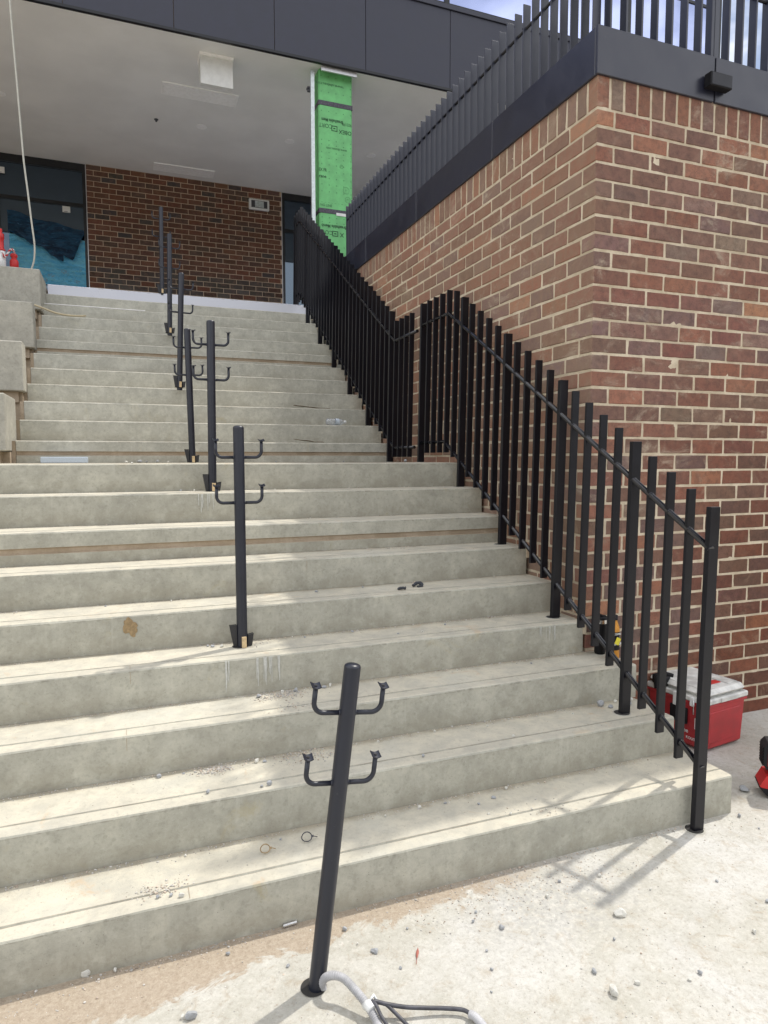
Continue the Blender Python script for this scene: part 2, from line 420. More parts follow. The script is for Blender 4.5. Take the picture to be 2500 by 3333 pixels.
# ------------------------------------------------------------------ ground
def build_ground():
    mb = MB(); N = 64
    xs = [-400, -60, -12, -4] + [-3 + i*.5 for i in range(17)] + [8, 20, 60, 400]
    ys = [-400, -60, -12, -4] + [-2 + i*.25 for i in range(22)] + [6, 12, 30, 90, 400]
    vs = [(x, y, 0.0) for y in ys for x in xs]; n = len(xs)
    fs = [(j*n+i, j*n+i+1, (j+1)*n+i+1, (j+1)*n+i) for j in range(len(ys)-1) for i in range(n-1)]
    mb.add(vs, fs); o = mb.build('ground', M['ground'], recalc=False)
    tag(o, 'dusty pale concrete slab in front of the stairs', kind='structure')
build_ground()

# ------------------------------------------------------------------ staircase
stairs = empty('concrete_staircase', (0, 0, 0), label='wide raw concrete staircase in two flights with a landing between', cat='staircase')
def profile(depth, joint, foot=0.0, groove=True):
    """closed y-z section of one step, origin on the nosing; z downwards negative"""
    h = R_; p = [(0.0, -h+foot)]; mi = [0]
    if joint:
        p += [(0, -.112), (.011, -.108), (.011, -.086), (0, -.080)]; mi += [1, 1, 1, 0]
    p += [(0.0, -.009), (.003, -.003), (.009, 0.0)]; mi += [0, 0, 0]
    if groove:
        p += [(.0625, 0), (.065, -.0045), (.0685, -.0045), (.071, .0006)]; mi += [0, 0, 0, 0]
    p += [(depth*.5+.03, .001), (depth, 0.0), (depth, -h+foot)]; mi += [0, 0, 0]
    return p, mi
RX = {1: 2.430, 2: 2.372, 3: 2.388}
def build_step(k):
    if k <= 9: x0, x1 = -4.2, RX.get(k, 2.273)
    else: x0, x1 = -.745, 2.273
    if k == 21: x1 = 7.5
    x1 += .002*(k % 2); x0 -= .002*(k % 2)
    nxt = YK[k+1] if k != 21 else YW+.3
    depth = nxt - YK[k] + .06
    prof, mi = profile(depth, k in (7, 10, 16), .001 if k > 1 else 0.0, groove=(k != 21))
    n = max(8, int((min(x1, 2.5)-x0)/.035)); n = min(n, 200); mb = MB(); vs = []; L = len(prof)
    for i in range(n+1):
        x = x0 + (x1-x0)*i/n
        for j, (y, z) in enumerate(prof):
            a = mnoise.noise(Vector((x*3, j*.9, k*7.1)))*.0016 + mnoise.noise(Vector((x*14, j*.7, k*3.3)))*.0009
            fine = 1.0 if (z > -.02 and y < .1) else .4
            vs.append((x, y + a*fine, z + (a*fine*.8 if z > -.12 else 0)))
    fs = []; ms = []
    for i in range(n):
        for j in range(L):
            q = (j+1) % L
            fs.append((i*L+j, (i+1)*L+j, (i+1)*L+q, i*L+q)); ms.append(mi[j] if j < len(mi) else 0)
    mb.add(vs, fs); mb.m = ms
    mb.f += [tuple(range(L)), tuple(n*L+j for j in reversed(range(L)))]; mb.m += [0, 0]; mb.sm += [False, False]
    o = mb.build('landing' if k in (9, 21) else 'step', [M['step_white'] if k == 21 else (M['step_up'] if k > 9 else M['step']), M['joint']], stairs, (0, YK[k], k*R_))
    if k in (7, 10, 16): o['label'] = 'step with a brown recessed joint across its riser'
    if k == 21: o['label'] = 'top step with a white washed edge'
    return o
for k in range(1, 22): build_step(k)
# fill under the flights so no light leaks
mb = MB(); mb.box(-4.1, 2.25, 4.9, 12.4, .02, 9*R_-.2); mb.box(-.70, 2.25, 8.9, 12.6, 1.2, TOPZ-.2)
mb.box(2.6, 7.4, 8.9, 12.6, .02, TOPZ-.2)
mb.build('core', M['block'], stairs)
# white drips, brown smear
def drips(x0, x1, k, n, lmin, lmax, seed):
    rnd = random.Random(seed); mb = MB()
    for i in range(n):
        x = x0 + (x1-x0)*rnd.random(); w = rnd.uniform(.0012, .0032); L = rnd.uniform(lmin, lmax); y = -.0034 - i*.00022
        pts = []; top = -.006
        for s in range(9):
            t = s/8; xx = x + mnoise.noise(Vector((x*40, t*3, seed)))*.003; ww = max(.0007, w*(1.1-.5*t+.4*mnoise.noise(Vector((x*90, t*5, 2))))) if s < 8 else w*.3
            pts.append((xx, top - L*t, ww))
        vs = []
        for (xx, z, ww) in pts: vs += [(xx-ww, y, z), (xx+ww, y, z)]
        mb.add(vs, [(2*s, 2*s+1, 2*s+3, 2*s+2) for s in range(8)])
    return mb.build('paint_drip', M['drip'], stairs, (0, YK[k], k*R_))
drips(.385, .41, 4, 3, .09, .155, 1); drips(.52, .625, 4, 12, .07, .15, 2)
drips(.40, .50, 8, 7, .05, .12, 3); drips(1.98, 2.10, 4, 12, .03, .09, 4); drips(.95, 1.5, 5, 0, .02, .1, 5)
mb = MB(); pts = []
for i in range(26):
    t = 2*pi*i/26; rr = .035*(1 + .45*mnoise.noise(Vector((cos(t)*2, sin(t)*2, 3.3))))
    pts.append((.004+rr*cos(t)*.95, -.0025, -.060 + rr*sin(t)*1.15 + (.012 if cos(t) < 0 else 0)))
mb.add(pts + [(.004, -.0026, -.055)], [(i, (i+1) % 26, 26) for i in range(26)])
mb.build('adhesive_smear', M['brown'], stairs, (0, YK[5], 5*R_))

for k, x in ((1, .154), (3, -.02), (4, .0), (6, .9)):
    mb = MB(); mb.box(x-.0009, x+.0009, .004, .062, 0, .0006); mb.box(x-.0009, x+.0009, -.0006, .0, -.06, -.010); mb.build('control_joint', M['joint'], stairs, (0, YK[k], k*R_+.0006))
# ------------------------------------------------------------------ terrace blocks left of the upper flight
def block(x0, x1, y0, y1, z0, z1, label, cham=.012):
    root = empty('terrace_block', (x1, y0, z0), label=label, cat='concrete block', group='stepped concrete seating blocks beside the stairs')
    mb = MB(); mb.box(x0-x1, 0, 0, y1-y0, 0, z1-z0, cham*.6); mb.build('body', M['block'], root)
    mb = MB(); mb.box(x0-x1+.05, -.05, .05, y1-y0-.01, -.09, -.001); mb.build('plinth', M['joint'], root)
    return root
block(-3.9, -.772, 5.44, 5.96, 1.605, 2.015, 'lowest concrete seating block, beside the landing')
block(-3.9, -.752, 6.34, 6.53, 2.112, 2.520, 'second concrete seating block up beside the stairs')
block(-3.9, -.747, 7.15, 7.335, 2.590, 3.010, 'third concrete seating block up beside the stairs')
block(-3.9, -.747, 7.895, 8.50, 3.094, 3.500, 'topmost concrete seating block carrying the red barrier post')
mb = MB()
for k in range(10, 21): mb.box(-.7745, -.7475, YK[k]+.006, YK[k]+.03, (k-1)*R_-.01, k*R_-.004)
mb.box(-3.9, -.775, 5.60, 8.8, 1.45, 1.60); mb.box(-3.9, -.775, 6.42, 8.8, 1.6, 2.11); mb.box(-3.9, -.775, 7.25, 8.8, 2.1, 2.59); mb.box(-3.9, -.775, 8.0, 8.8, 2.59, 3.09)
mb.box(-3.9, -.775, 8.76, 12.5, 1.45, TOPZ-.01)
mb.build('side_infill', M['joint'], stairs)

# ------------------------------------------------------------------ bricks
PAL = [((.195, .118, .092), 4), ((.225, .122, .094), 4), ((.190, .130, .115), 3), ((.270, .122, .082), 4.5), ((.330, .150, .098), 2.6), ((.42, .20, .12), .8), ((.240, .172, .135), 2.4), ((.195, .142, .130), 1.2), ((.235, .105, .080), 4)]
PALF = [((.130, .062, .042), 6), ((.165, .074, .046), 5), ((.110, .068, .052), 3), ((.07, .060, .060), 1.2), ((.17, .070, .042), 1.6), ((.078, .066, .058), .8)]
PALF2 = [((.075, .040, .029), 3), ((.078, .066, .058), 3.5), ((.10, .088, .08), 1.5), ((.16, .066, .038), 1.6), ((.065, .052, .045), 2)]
def pick(pal, rnd):
    t = rnd.random()*sum(w for _, w in pal)
    for c, w in pal:
        t -= w
        if t <= 0: break
    if pal is PAL: c = tuple(.78*a + .22*m_ for a, m_ in zip(c, (.255, .125, .092)))
    k = rnd.uniform(.88, 1.12); return tuple(x*k*rnd.uniform(.95, 1.05) for x in c) + (1,)
podium = empty('brick_podium', (XC, YC, 0), label='red and brown brick podium wall with pale mortar right of the stairs', cat='brick wall')
def build_podium():
    rnd = random.Random(11); mb = MB(); J = .0125; hd = BL/2
    XE, YE = 5.6, 7.12; W = hd - J  # brick width
    def face_front(x0, x1, z0, z1, c):
        j = rnd.uniform(-.0012, .0012); mb.box(x0-XC, x1-XC, 0+j, .05, z0, z1, .0035, col=c)
    def face_side(y0, y1, z0, z1, c):
        j = rnd.uniform(-.0012, .0012); mb.box(0+j, .05, y0-YC, y1-YC, z0, z1, .0035, col=c)
    nrow = int(ZSOLD/BH)+1
    for j in range(nrow):
        z1 = ZSOLD - BH*j - J/2; z0 = z1 - (BH-J)
        if z0 < .0: z0 = -.02
        fh = (j % 2 == 0)       # header shows on the front
        c = pick(PAL, rnd)
        if j == 0: c = (.42, .20, .12, 1)
        lx, ly = ((W, BL-J) if fh else (BL-J, W))
        mb.box(0, lx, 0, ly, z0, z1, .0035, col=c)
        x = XC + lx + J
        while x < XE:
            L = BL - J + rnd.uniform(-.002, .002); face_front(x, x+L, z0 + rnd.uniform(-.001, .001), z1, pick(PAL, rnd)); x += L + J
        y = YC + ly + J
        while y < YE:
            L = BL - J + rnd.uniform(-.002, .002)
            if z1 > .6: face_side(y, min(y+L, YE), z0 + rnd.uniform(-.001, .001), z1, pick(PAL, rnd))
            y += L + J
    z0 = ZSOLD + J/2; z1 = z0 + .20
    mb.box(0, BH-J, 0, BH-J, z0, z1, .0035, col=pick(PAL, rnd))
    x = XC + BH
    while x < XE: face_front(x, x+BH-J, z0, z1, pick(PAL, rnd)); x += BH
    y = YC + BH
    while y < YE: face_side(y, y+BH-J, z0, z1, pick(PAL, rnd)); y += BH
    mb.wobble(0, .0022)
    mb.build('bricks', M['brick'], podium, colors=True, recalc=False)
    mb = MB(); mb.box(.005, 3.5, .005, YE-YC, -.02, 3.52)
    # subdivided mortar faces with small waves
    def wavy(o, u, w, nu, nw, nrm):
        vs = []
        for i in range(nu+1):
            for k in range(nw+1):
                p = Vector(o) + Vector(u)*(i/nu) + Vector(w)*(k/nw)
                d = .0022*mnoise.noise(p*9) + .0016*mnoise.noise(p*31)
                vs.append(p + Vector(nrm)*d)
        mb.add(vs, [(i*(nw+1)+k, (i+1)*(nw+1)+k, (i+1)*(nw+1)+k+1, i*(nw+1)+k+1) for i in range(nu) for k in range(nw)], smooth=True)
    wavy((.003, .003, 0), (2.2, 0, 0), (0, 0, 3.5), 130, 200, (0, -1, 0))
    wavy((.003, .003, 0), (0, 4.1, 0), (0, 0, 3.5), 200, 160, (-1, 0, 0))
    mb.build('mortar', M['mortar'], podium, recalc=False)
    # mortar fillet where the stair meets the side
    mb = MB()
    for k in range(4, 22):
        y0 = YK[k]; y1 = YK.get(k+1, YK[k]+.27) if k != 21 else 9.0
        if k < 21: mb.box(-.022, -.002, y0-YC-.004, y1-YC-.004, (k-1)*R_+.1, k*R_-.003)
    mb.build('grout_joint', M['mortar'], podium)
build_podium()
def capping():
    z0, z1 = 3.478, 3.713; d = .014; t = .004
    def pan(x0, x1, y0, y1):
        mb = MB(); mb.box(x0, x1, y0, y1, z0, z1, .003); mb.build('fascia_panel', M['fascia'], podium, (-0, 0, 0), M=Matrix.Identity(4))
    o = (XC, YC)
    def P(x0, x1, y0, y1):
        mb = MB(); mb.box(x0-o[0], x1-o[0], y0-o[1], y1-o[1], z0, z1, .003); return mb.build('fascia_panel', M['fascia'], podium)
    fx = [XC-d+.0, 3.054]; P(XC-d, 3.052, YC-d, YC-d+.02); P(3.0615, 4.2, YC-d, YC-d+.02); P(4.208, 5.6, YC-d, YC-d+.02)
    ys = [YC-d+.0205, 3.955, 5.168, 6.387, 7.13]
    for a, b in zip(ys, ys[1:]): P(XC-d, XC-d+.02, a+.002, b-.003)
    mb = MB(); mb.box(.0075, 3.5, .0075, 4.19, 3.515, 3.702); mb.build('coping', M['frame'], podium)
    mb = MB(); mb.box(.01, 5.0, .01, 4.19, 3.4, 3.51); mb.build('slab', M['block'], podium)
capping()

# balustrade of fins on the podium
bal = empty('balcony_balustrade', (XC, YC, 3.713), label='charcoal balustrade of upright metal fins along the top of the brick podium', cat='balustrade')
def fin_mesh(dx, dy, h, name, mat):
    mb = MB(); mb.box(-dx/2, dx/2, -dy/2, dy/2, 0, h, .0012); return mb
fa = fin_mesh(.050, .012, .90, 'picket', M['fin']); fb = fin_mesh(.012, .050, .90, 'picket', M['fin'])
first = None
zt = 4.236-3.713
y = 3.05; yl = []
pa = MB(); pa.box(-.025, .025, -.004, .004, .0, zt, .0012)
pb = MB(); pb.box(-.0055, .0055, -.025, .025, .0, zt, .0012)
o = pa.build('picket', M['fin'], bal, (.026, .055, 0)); n_ = 0
yy = .055 + .0925
while yy < 4.16:
    c = o.copy(); c.location = (.026, yy, 0); COL.objects.link(c); c.parent = bal; yy += .0925
o = pb.build('picket', M['fin'], bal, (.075, .026, 0))
xx = .075 + .0993
while xx < 2.6:
    c = o.copy(); c.location = (xx, .026, 0); COL.objects.link(c); c.parent = bal; xx += .0993
mb = MB(); mb.tube([(.026, .0, .392), (.026, 4.16, .392)], .009, 10); mb.tube([(.026, .026, .392), (2.7, .026, .392)], .009, 10); mb.build('rail', M['black'], bal)
mb = MB(); mb.box(.745, .80, .004, .05, 0, .90, .002); mb.build('baluster_post', M['fin'], bal)

# wall light on the fascia
wl = empty('wall_light', (3.05, YC-.014, 3.565), label='small black box wall light on the grey fascia above the brick corner', cat='wall light')
mb = MB(); mb.box(-.076, .076, -.052, -.004, -.036, .036, .003); mb.build('housing', M['blackplastic'], wl)
mb = MB(); mb.box(-.045, .045, -.004, .0, -.028, .028); mb.build('back_plate', M['black'], wl)
mb = MB(); mb.box(-.070, .070, -.054, -.052, -.030, .030); mb.build('lens', M['black'], wl)

# ------------------------------------------------------------------ stair balustrades
FX = 2.189; LEAN = .020
def fence(name, pk, rails, label):
    root = empty(name, (FX, pk[0][0], 0), label=label, cat='balustrade'); y00 = pk[0][0]
    for (y, zt, zb, post) in pk:
        dx, dy = (.050, .026) if post else (.040, .0165)
        mb = MB(); h0 = zb; mb.box(-dx/2, dx/2, -dy/2, dy/2, 0, zt-zb, .0014)
        mb.v = [(x + LEAN*(z), yv, z) for x, yv, z in mb.v]
        ob = mb.build('post' if post else 'picket', M['black'], root, (LEAN*(-.5)*0, y-y00, zb))
        if post:
            mb = MB(); mb.lathe([(.0001, .0022), (.036, .0022)], 28); hb = mb.build('core_hole', M['darkhole'], ob, (-.012, .002, 0))
            mb = MB(); mb.lathe([(.036, .0012), (.0375, .0028), (.040, .0024), (.042, .001)], 28); mb.build('grout_ring', M['block'], ob, (-.012, .002, 0))
    for pts in rails:
        for a, b in zip(pts, pts[1:]): pass
        mb = MB(); mb.tube([(LEAN*.55*(1 if hi else .3), p[0]-y00, p[1]) for p in pts[0] for hi in (pts[1],)], .0128, 12)
        # welded collars where the rail meets each picket
        P = pts[0]
        for (y, zt, zb, post) in pk:
            for (a, b) in zip(P, P[1:]):
                if min(a[0], b[0]) <= y <= max(a[0], b[0]):
                    t = (y-a[0])/(b[0]-a[0]); z = a[1]+(b[1]-a[1])*t; d = Vector((0, b[0]-a[0], b[1]-a[1])).normalized()
                    c = Vector((LEAN*.55*(1 if pts[1] else .3), y-y00, z)) - d*.0125; mb.tube([c, c+d*.0035], .0150, 12); break
        mb.build('rail', M['rail'], root)
    return root
low = []; SL = .6057
for i in range(0, 27):
    y = 2.045 + .1127*i
    if i <= 20: zt = 1.4214 + (y-2.1625)*SL
    else: zt = 2.747
    zb = zt - 1.157; post = False
    if i in (0, 4, 9, 14, 19):
        post = True; k = {0: 0, 4: 2, 9: 4, 14: 6, 19: 8}[i]; zb = k*R_
    if i == 25: post = True; zb = 9*R_
    if 21 <= i <= 24: zb = 1.592
    if i > 25: continue
    low.append((y, zt, zb, post))
ya = 2.045; zr = lambda y, off: 1.4214 + (y-2.1625)*SL - off
yap = 2.045+.1127*20.9
fence('stair_balustrade', low,
      [([(ya, zr(ya, .166)), (yap, 2.583), (4.86, 2.583)], True), ([(ya, zr(ya, 1.078)), (yap+.04, 1.672), (4.86, 1.672)], False)],
      'black stair balustrade of upright bars beside the lower flight, ending on the slab')
upp = []; SU = .622
for i in range(-4, 32):
    y = 5.530 + .1105*i
    zt = 2.823 + (y-5.530)*SU if i >= 0 else 2.722
    if i == -1: zt = 2.722
    if i > 28: zt = 2.823 + 28*.1105*SU + (.0 if i < 31 else 0)
    zb = zt - 1.165
    post = i in (0, 5, 10, 15, 20, 25, 30)
    if i < 0: zb = 1.562
    if i == 0: zb = 9*R_
    elif post: zb = {5: 11, 10: 13, 15: 15, 20: 17, 25: 19, 30: 21}[i]*R_
    upp.append((y, zt, zb, post))
zu = lambda y, off: 2.823 + (y-5.530)*SU - off
ye = 5.53+.1105*28.5
fence('stair_balustrade', upp,
      [([(4.955, 2.555), (5.43, 2.555), (ye, zu(ye, .19)), (8.86, zu(ye, .19))], True), ([(4.99, 1.64), (5.43, 1.64), (ye, zu(ye, 1.09)), (8.86, zu(ye, 1.09))], False)],
      'black stair balustrade of upright bars climbing beside the upper flight to the building')

# ------------------------------------------------------------------ handrail posts
def saddle(mb, cx, z, slope=.30):
    # curved cradle plate, trough runs up the slope (y)
    n, L, rad_, t = 10, .026, .0200, .0026
    vs = []
    for s in range(2):
        y = -L/2 + L*s
        for r in (rad_, rad_+t):
            for i in range(n+1):
                a = rad(230 + 80*i/n)
                vs.append((cx + r*cos(a), y, z + rad_ + r*sin(a) + y*slope))
    m = n+1
    def id_(s, q, i): return (s*2+q)*m+i
    fs = []
    for i in range(n):
        fs += [(id_(0,0,i), id_(1,0,i), id_(1,0,i+1), id_(0,0,i+1)), (id_(0,1,i), id_(0,1,i+1), id_(1,1,i+1), id_(1,1,i)),
               (id_(0,0,i), id_(0,0,i+1), id_(0,1,i+1), id_(0,1,i)), (id_(1,0,i), id_(1,1,i), id_(1,1,i+1), id_(1,0,i+1))]
    fs += [(id_(0,0,0), id_(0,1,0), id_(1,1,0), id_(1,0,0)), (id_(0,0,n), id_(1,0,n), id_(1,1,n), id_(0,1,n))]
    mb.add(vs, fs, smooth=False)
def arm_mb(side):
    mb = MB(); r = .0073; b = .030; x1 = .103
    pts = [(side*.015, 0, 0), (side*(x1-b), 0, 0)]
    for i in range(1, 8):
        a = (pi/2)*i/8; pts.append((side*(x1-b+b*sin(a)), 0, b-b*cos(a)))
    pts += [(side*x1, 0, b), (side*x1, 0, .0755)]
    mb.tube(pts, r, 14)
    return mb
def collar_mb(side):
    mb = MB(); mb.tube([(side*.0225, 0, 0), (side*.0275, 0, 0)], [.0098, .0078], 14); return mb
def make_post():
    root = empty('handrail_post', (0, 0, 0))
    Hh = 1.022; r = .0246
    mb = MB(); mb.lathe([(r, -.02), (r, Hh-.012), (r*.985, Hh-.009), (r*.9, Hh-.0045), (r*.6, Hh-.0012), (r*.3, Hh), (.0001, Hh+.0003)], 36)
    mb.build('pole', M['post'], root)
    for z in (.878, .671):
        for s in (-1, 1):
            a = arm_mb(s).build('bracket_arm', M['post'], root, (0, 0, z))
            mb = MB(); saddle(mb, s*.103, .078); mb.build('saddle', M['post'], a)
            collar_mb(s).build('weld', M['post'], a)
            mb = MB(); mb.lathe([(.0001, .0), (.0045, .0)], 12); mb.build('screw_hole', M['darkhole'], a, (s*.103, 0, .0797))
    mb = MB(); mb.lathe([(0.0001, .0028), (.038, .0028)], 36, cx=-.008, cy=.003); mb.build('core_hole', M['darkhole'], root)
    return root
def add_wedges(root):
    mb = MB(); mb.prism([(-.058, .105), (-.026, .105), (-.024, .004), (-.040, .004)], -.010, .010, axis='y'); mb.build('wedge', M['plydark'], root)
    mb = MB(); mb.prism([(.026, .055), (.052, .060), (.044, .004), (.024, .004)], -.012, .012, axis='y'); mb.build('wedge', M['plydark'], root)
    mb = MB()
    for i in range(4): mb.box(-.006+i*.0052, -.0012+i*.0052, -.0365-.0004*(i % 2), -.0255, .003, .052)
    mb.build('timber_wedge', M['ply'], root)
def copy_tree(o, parent=None):
    c = o.copy(); COL.objects.link(c)
    if parent: c.parent = parent
    for ch in list(o.children): copy_tree(ch, c)
    return c
proto = make_post()
protow = copy_tree(proto); add_wedges(protow)
GP = 'handrail posts up the middle of the stairs'
SPOTS = [((.4755, 1.802, -.057), (.122, .0, 1.0), 'leaning charcoal handrail post without wedges, nearest, standing in the slab'),
         ((.491, 3.105, 4*R_), (-.000, .00, 1), 'charcoal handrail post wedged upright in the sunlit tread of the lower flight'),
         ((.500, 4.185, 8*R_), (.009, 0.0, 1), 'charcoal handrail post one step below the landing'),
         ((.500, 5.41, 9*R_), (-.018, .0, 1), 'slightly crooked charcoal handrail post standing on the landing'),
         ((.495, 6.42, 13*R_), (.037, .0, 1), 'charcoal handrail post in the lower half of the upper flight'),
         ((.495, 7.53, 17*R_), (.020, 0, 1), 'charcoal handrail post in the upper half of the upper flight'),
         ((.495, 8.72, 21*R_), (.013, 0, 1), 'topmost charcoal handrail post in front of the rear brick wall')]
for i, (loc, d, lab) in enumerate(SPOTS):
    if i == 0: o = proto
    elif i == 1: o = protow
    else: o = copy_tree(protow)
    o.name = 'handrail_post'; o.location = loc; tag(o, lab, 'handrail post', GP)
    q = Vector((0, 0, 1)).rotation_difference(Vector(d).normalized()); o.rotation_mode = 'QUATERNION'; o.rotation_quaternion = q
    if i == 0:
        for ch in o.children:
            if ch.name.startswith('core_hole'):
                ch.rotation_mode = 'QUATERNION'; ch.rotation_quaternion = q.inverted(); ch.location = q.inverted() @ Vector((.0065, 0, .057))

# ------------------------------------------------------------------ the building behind
bld = empty('school_building', (0, 8.49, TOPZ), label='rear building with dark panel fascia, pale soffit and upper windows', cat='building')
def at(x, y, z): return (x, y-8.49, z-TOPZ)
def bbox(mb, x0, x1, y0, y1, z0, z1, b=0.0, mi=0, col=(1, 1, 1, 1)): mb.box(x0, x1, y0-8.49, y1-8.49, z0-TOPZ, z1-TOPZ, b, mi, col)
mb = MB(); bbox(mb, -8, 9, 8.53, 13.2, SOF, SOF+.25); mb.build('soffit', M['soffit'], bld)
jx = [-8, -5.2, -2.85, -1.67, -.473, .690, 1.864, 3.040, 4.240, 5.42, 6.6, 7.8, 9]
for a, b in zip(jx, jx[1:]):
    mb = MB(); bbox(mb, a+.0035, b-.0035, 8.49, 8.515, SOF+.02, 7.50, .002); mb.build('fascia_panel', M['fascia_up'], bld)
mb = MB(); bbox(mb, -8, 9, 8.516, 8.529, SOF+.0, 7.5); mb.build('fascia_backing', M['joint'], bld)
mb = MB(); bbox(mb, -8, 9, 8.481, 8.528, SOF-.012, SOF+.018); mb.build('drip_edge', M['frame'], bld)
mb = MB(); bbox(mb, -8, 9, 8.47, 8.56, 7.503, 7.56, .003); mb.build('window_sill', M['fascia_up'], bld)
wx = [-8, -5, -2, 1.1, 4.197, 7.2, 9]
for a, b in zip(wx, wx[1:]):
    mb = MB()
    bbox(mb, a, a+.035, 8.50, 8.56, 7.561, 10.4); bbox(mb, b-.035, b, 8.50, 8.56, 7.561, 10.4)
    bbox(mb, a+.035, b-.035, 8.505, 8.555, 7.561, 7.60); bbox(mb, a+.035, b-.035, 8.505, 8.555, 8.56, 8.60); bbox(mb, a+.035, b-.035, 8.505, 8.555, 10.36, 10.4)
    w = mb.build('window', M['frame'], bld)
    mb = MB(); bbox(mb, a+.03, b-.03, 8.52, 8.53, 7.58, 10.38); mb.build('pane', M['glass_sky'], w)
mb = MB(); bbox(mb, -8, 9, 8.57, 13.2, 7.0, 10.4); bbox(mb, -8, 9, 8.45, 13.2, 10.4, 11.2); mb.build('upper_wall', M['fascia_up'], bld)
# side returns + floor continuation close the undercroft
mb = MB(); bbox(mb, -8.2, -8, 8.5, 13.2, TOPZ, 7); bbox(mb, 9, 9.2, 8.5, 13.2, TOPZ, 7); bbox(mb, -8, 9, 13.0, 13.2, TOPZ-.5, 7); mb.build('rear_wall', M['fascia_up'], bld)

rw = empty('brick_wall', (-.444, YW, TOPZ), label='dark brown brick wall panel under the soffit at the top of the stairs', cat='brick wall')
def rear_wall():
    rnd = random.Random(5); mb = MB(); J = .0105; W = 2.872+.444; z = TOPZ + .004; row = 0; H = SOF-TOPZ
    ztop = SOF - TOPZ - .002; r = 0; zz = ztop
    while zz > 0:
        z1 = zz - J*.5; z0 = max(z1 - (BH-J), .001)
        x = -(.5*BL) if r % 2 else 0.0
        while x < W:
            x0 = max(x, 0.0); x1 = min(x + BL - J, W)
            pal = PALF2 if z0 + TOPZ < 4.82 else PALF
            if x1 - x0 > .02:
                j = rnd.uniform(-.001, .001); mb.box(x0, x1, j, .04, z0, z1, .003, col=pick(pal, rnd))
            x += BL
        zz -= BH; r += 1
    mb.wobble(0, .0018)
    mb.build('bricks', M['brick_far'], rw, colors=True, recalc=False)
    mb = MB(); mb.box(.001, W-.001, .005, .20, .001, ztop); mb.build('mortar', M['mortar_far'], rw)
    mb = MB(); mb.box(-.012, -.002, -.003, .1, 0, ztop); mb.box(W+.002, W+.012, -.003, .1, 0, ztop); mb.build('edge_trim', M['alu'], rw)
rear_wall()
# windows left and right of it
def glazing(name, x0, x1, panes, label, tz=5.80):
    root = empty(name, (x0, YW+.02, TOPZ), label=label, cat='window wall')
    mb = MB(); W = x1-x0; H = SOF-TOPZ-.003
    mb.box(0, W, 0, .06, H-.12, H); mb.box(0, W, 0, .06, 0, .05)
    mb.box(0, .05, 0, .06, .05, H-.12); mb.box(W-.05, W, 0, .06, .05, H-.12)
    for p in panes: mb.box(p-x0-.03, p-x0+.03, .001, .059, .05, H-.12)
    mb.box(.05, W-.05, .003, .057, tz-TOPZ-.02, tz-TOPZ+.035)
    mb.build('window_frame', M['frame'], root)
    mb = MB(); mb.box(.02, W-.02, .03, .04, .02, H-.1); mb.build('glass', M['glass'], root)
    return root
gl = glazing('glazed_wall', -6.5, -.458, [-1.78, -3.2, -4.7], 'dark glazed window wall left of the rear brick panel')
gr = glazing('glazed_door', 2.886, 6.6, [4.0, 5.3], 'dark glazed door opening right of the rear brick panel, behind the balustrade')
# stickers on glass
st = empty('glass_sticker', (-.768, YW+.045, 5.72), label='white square sticker on the glass near the rear brick wall', cat='sticker', group='white stickers on the window glass')
mb = MB(); mb.box(-.06, .06, -.003, 0, -.05, .05); mb.build('paper', M['white'], st)
mb = MB(); mb.box(-.035, .02, -.0045, -.003, -.040, -.033); mb.build('print', M['cable'], st)
c = st.copy(); COL.objects.link(c); c.location = (-1.715, YW+.017, 6.21); c['label'] = 'white square sticker on the glass at the left edge of the photo'
for ch in st.children:
    d = ch.copy(); COL.objects.link(d); d.parent = c
# blue film
def wrinkled(name, poly_fn, nu, nv, amp, mat, parent, y0, seed):
    mb = MB(); vs = []
    for i in range(nu+1):
        for j in range(nv+1):
            x, z = poly_fn(i/nu, j/nv); p = Vector((x*5, z*9, seed)); d = mnoise.noise(p)*amp + mnoise.noise(p*3.1)*amp*.5
            vs.append((x, y0 + d, z))
    mb.add(vs, [(i*(nv+1)+j, (i+1)*(nv+1)+j, (i+1)*(nv+1)+j+1, i*(nv+1)+j+1) for i in range(nu) for j in range(nv)], smooth=True)
    return mb.build(name, mat, parent, recalc=False)
film = empty('protective_film', (-1.06, YW+.0, TOPZ), label='torn blue plastic film taped over the lower glass of the left window wall', cat='plastic film')
def lowf(u, v):
    x = -.57 + 1.13*u; zb = .915 + .03*mnoise.noise(Vector((u*6, 1, 2))) - .02*u; zt = 1.68 - .0*u + .03*mnoise.noise(Vector((u*5, 4, 2)))
    return x, zb + (zt-zb)*v
wrinkled('sheet', lowf, 50, 30, .012, M['film'], film, .008, 3.1)
def flap(u, v):
    x = -.575 + 1.13*u
    zt = 2.03 - .20*u - .03*mnoise.noise(Vector((u*4, 0, 9)))
    zb = (1.69 - .42*u) if u < .84 else (1.337 + (u-.84)*2.7)
    zb += .02*mnoise.noise(Vector((u*9, 3, 9)))
    zb = min(zb, zt-.03)
    return x, zb + (zt-zb)*v
wrinkled('folded_flap', flap, 60, 22, .035, M['film_dark'], film, -.045, 8.2)
def fold(u, v):
    x = -.57 + .80*u; c = 1.80 - .46*u + .05*mnoise.noise(Vector((u*5, 7, 1))); w = .06 + .05*mnoise.noise(Vector((u*6, 2, 5)))
    return x, c + (v-.5)*2*w
wrinkled('fold', fold, 50, 8, .03, M['film_dark'], film, -.085, 1.7)

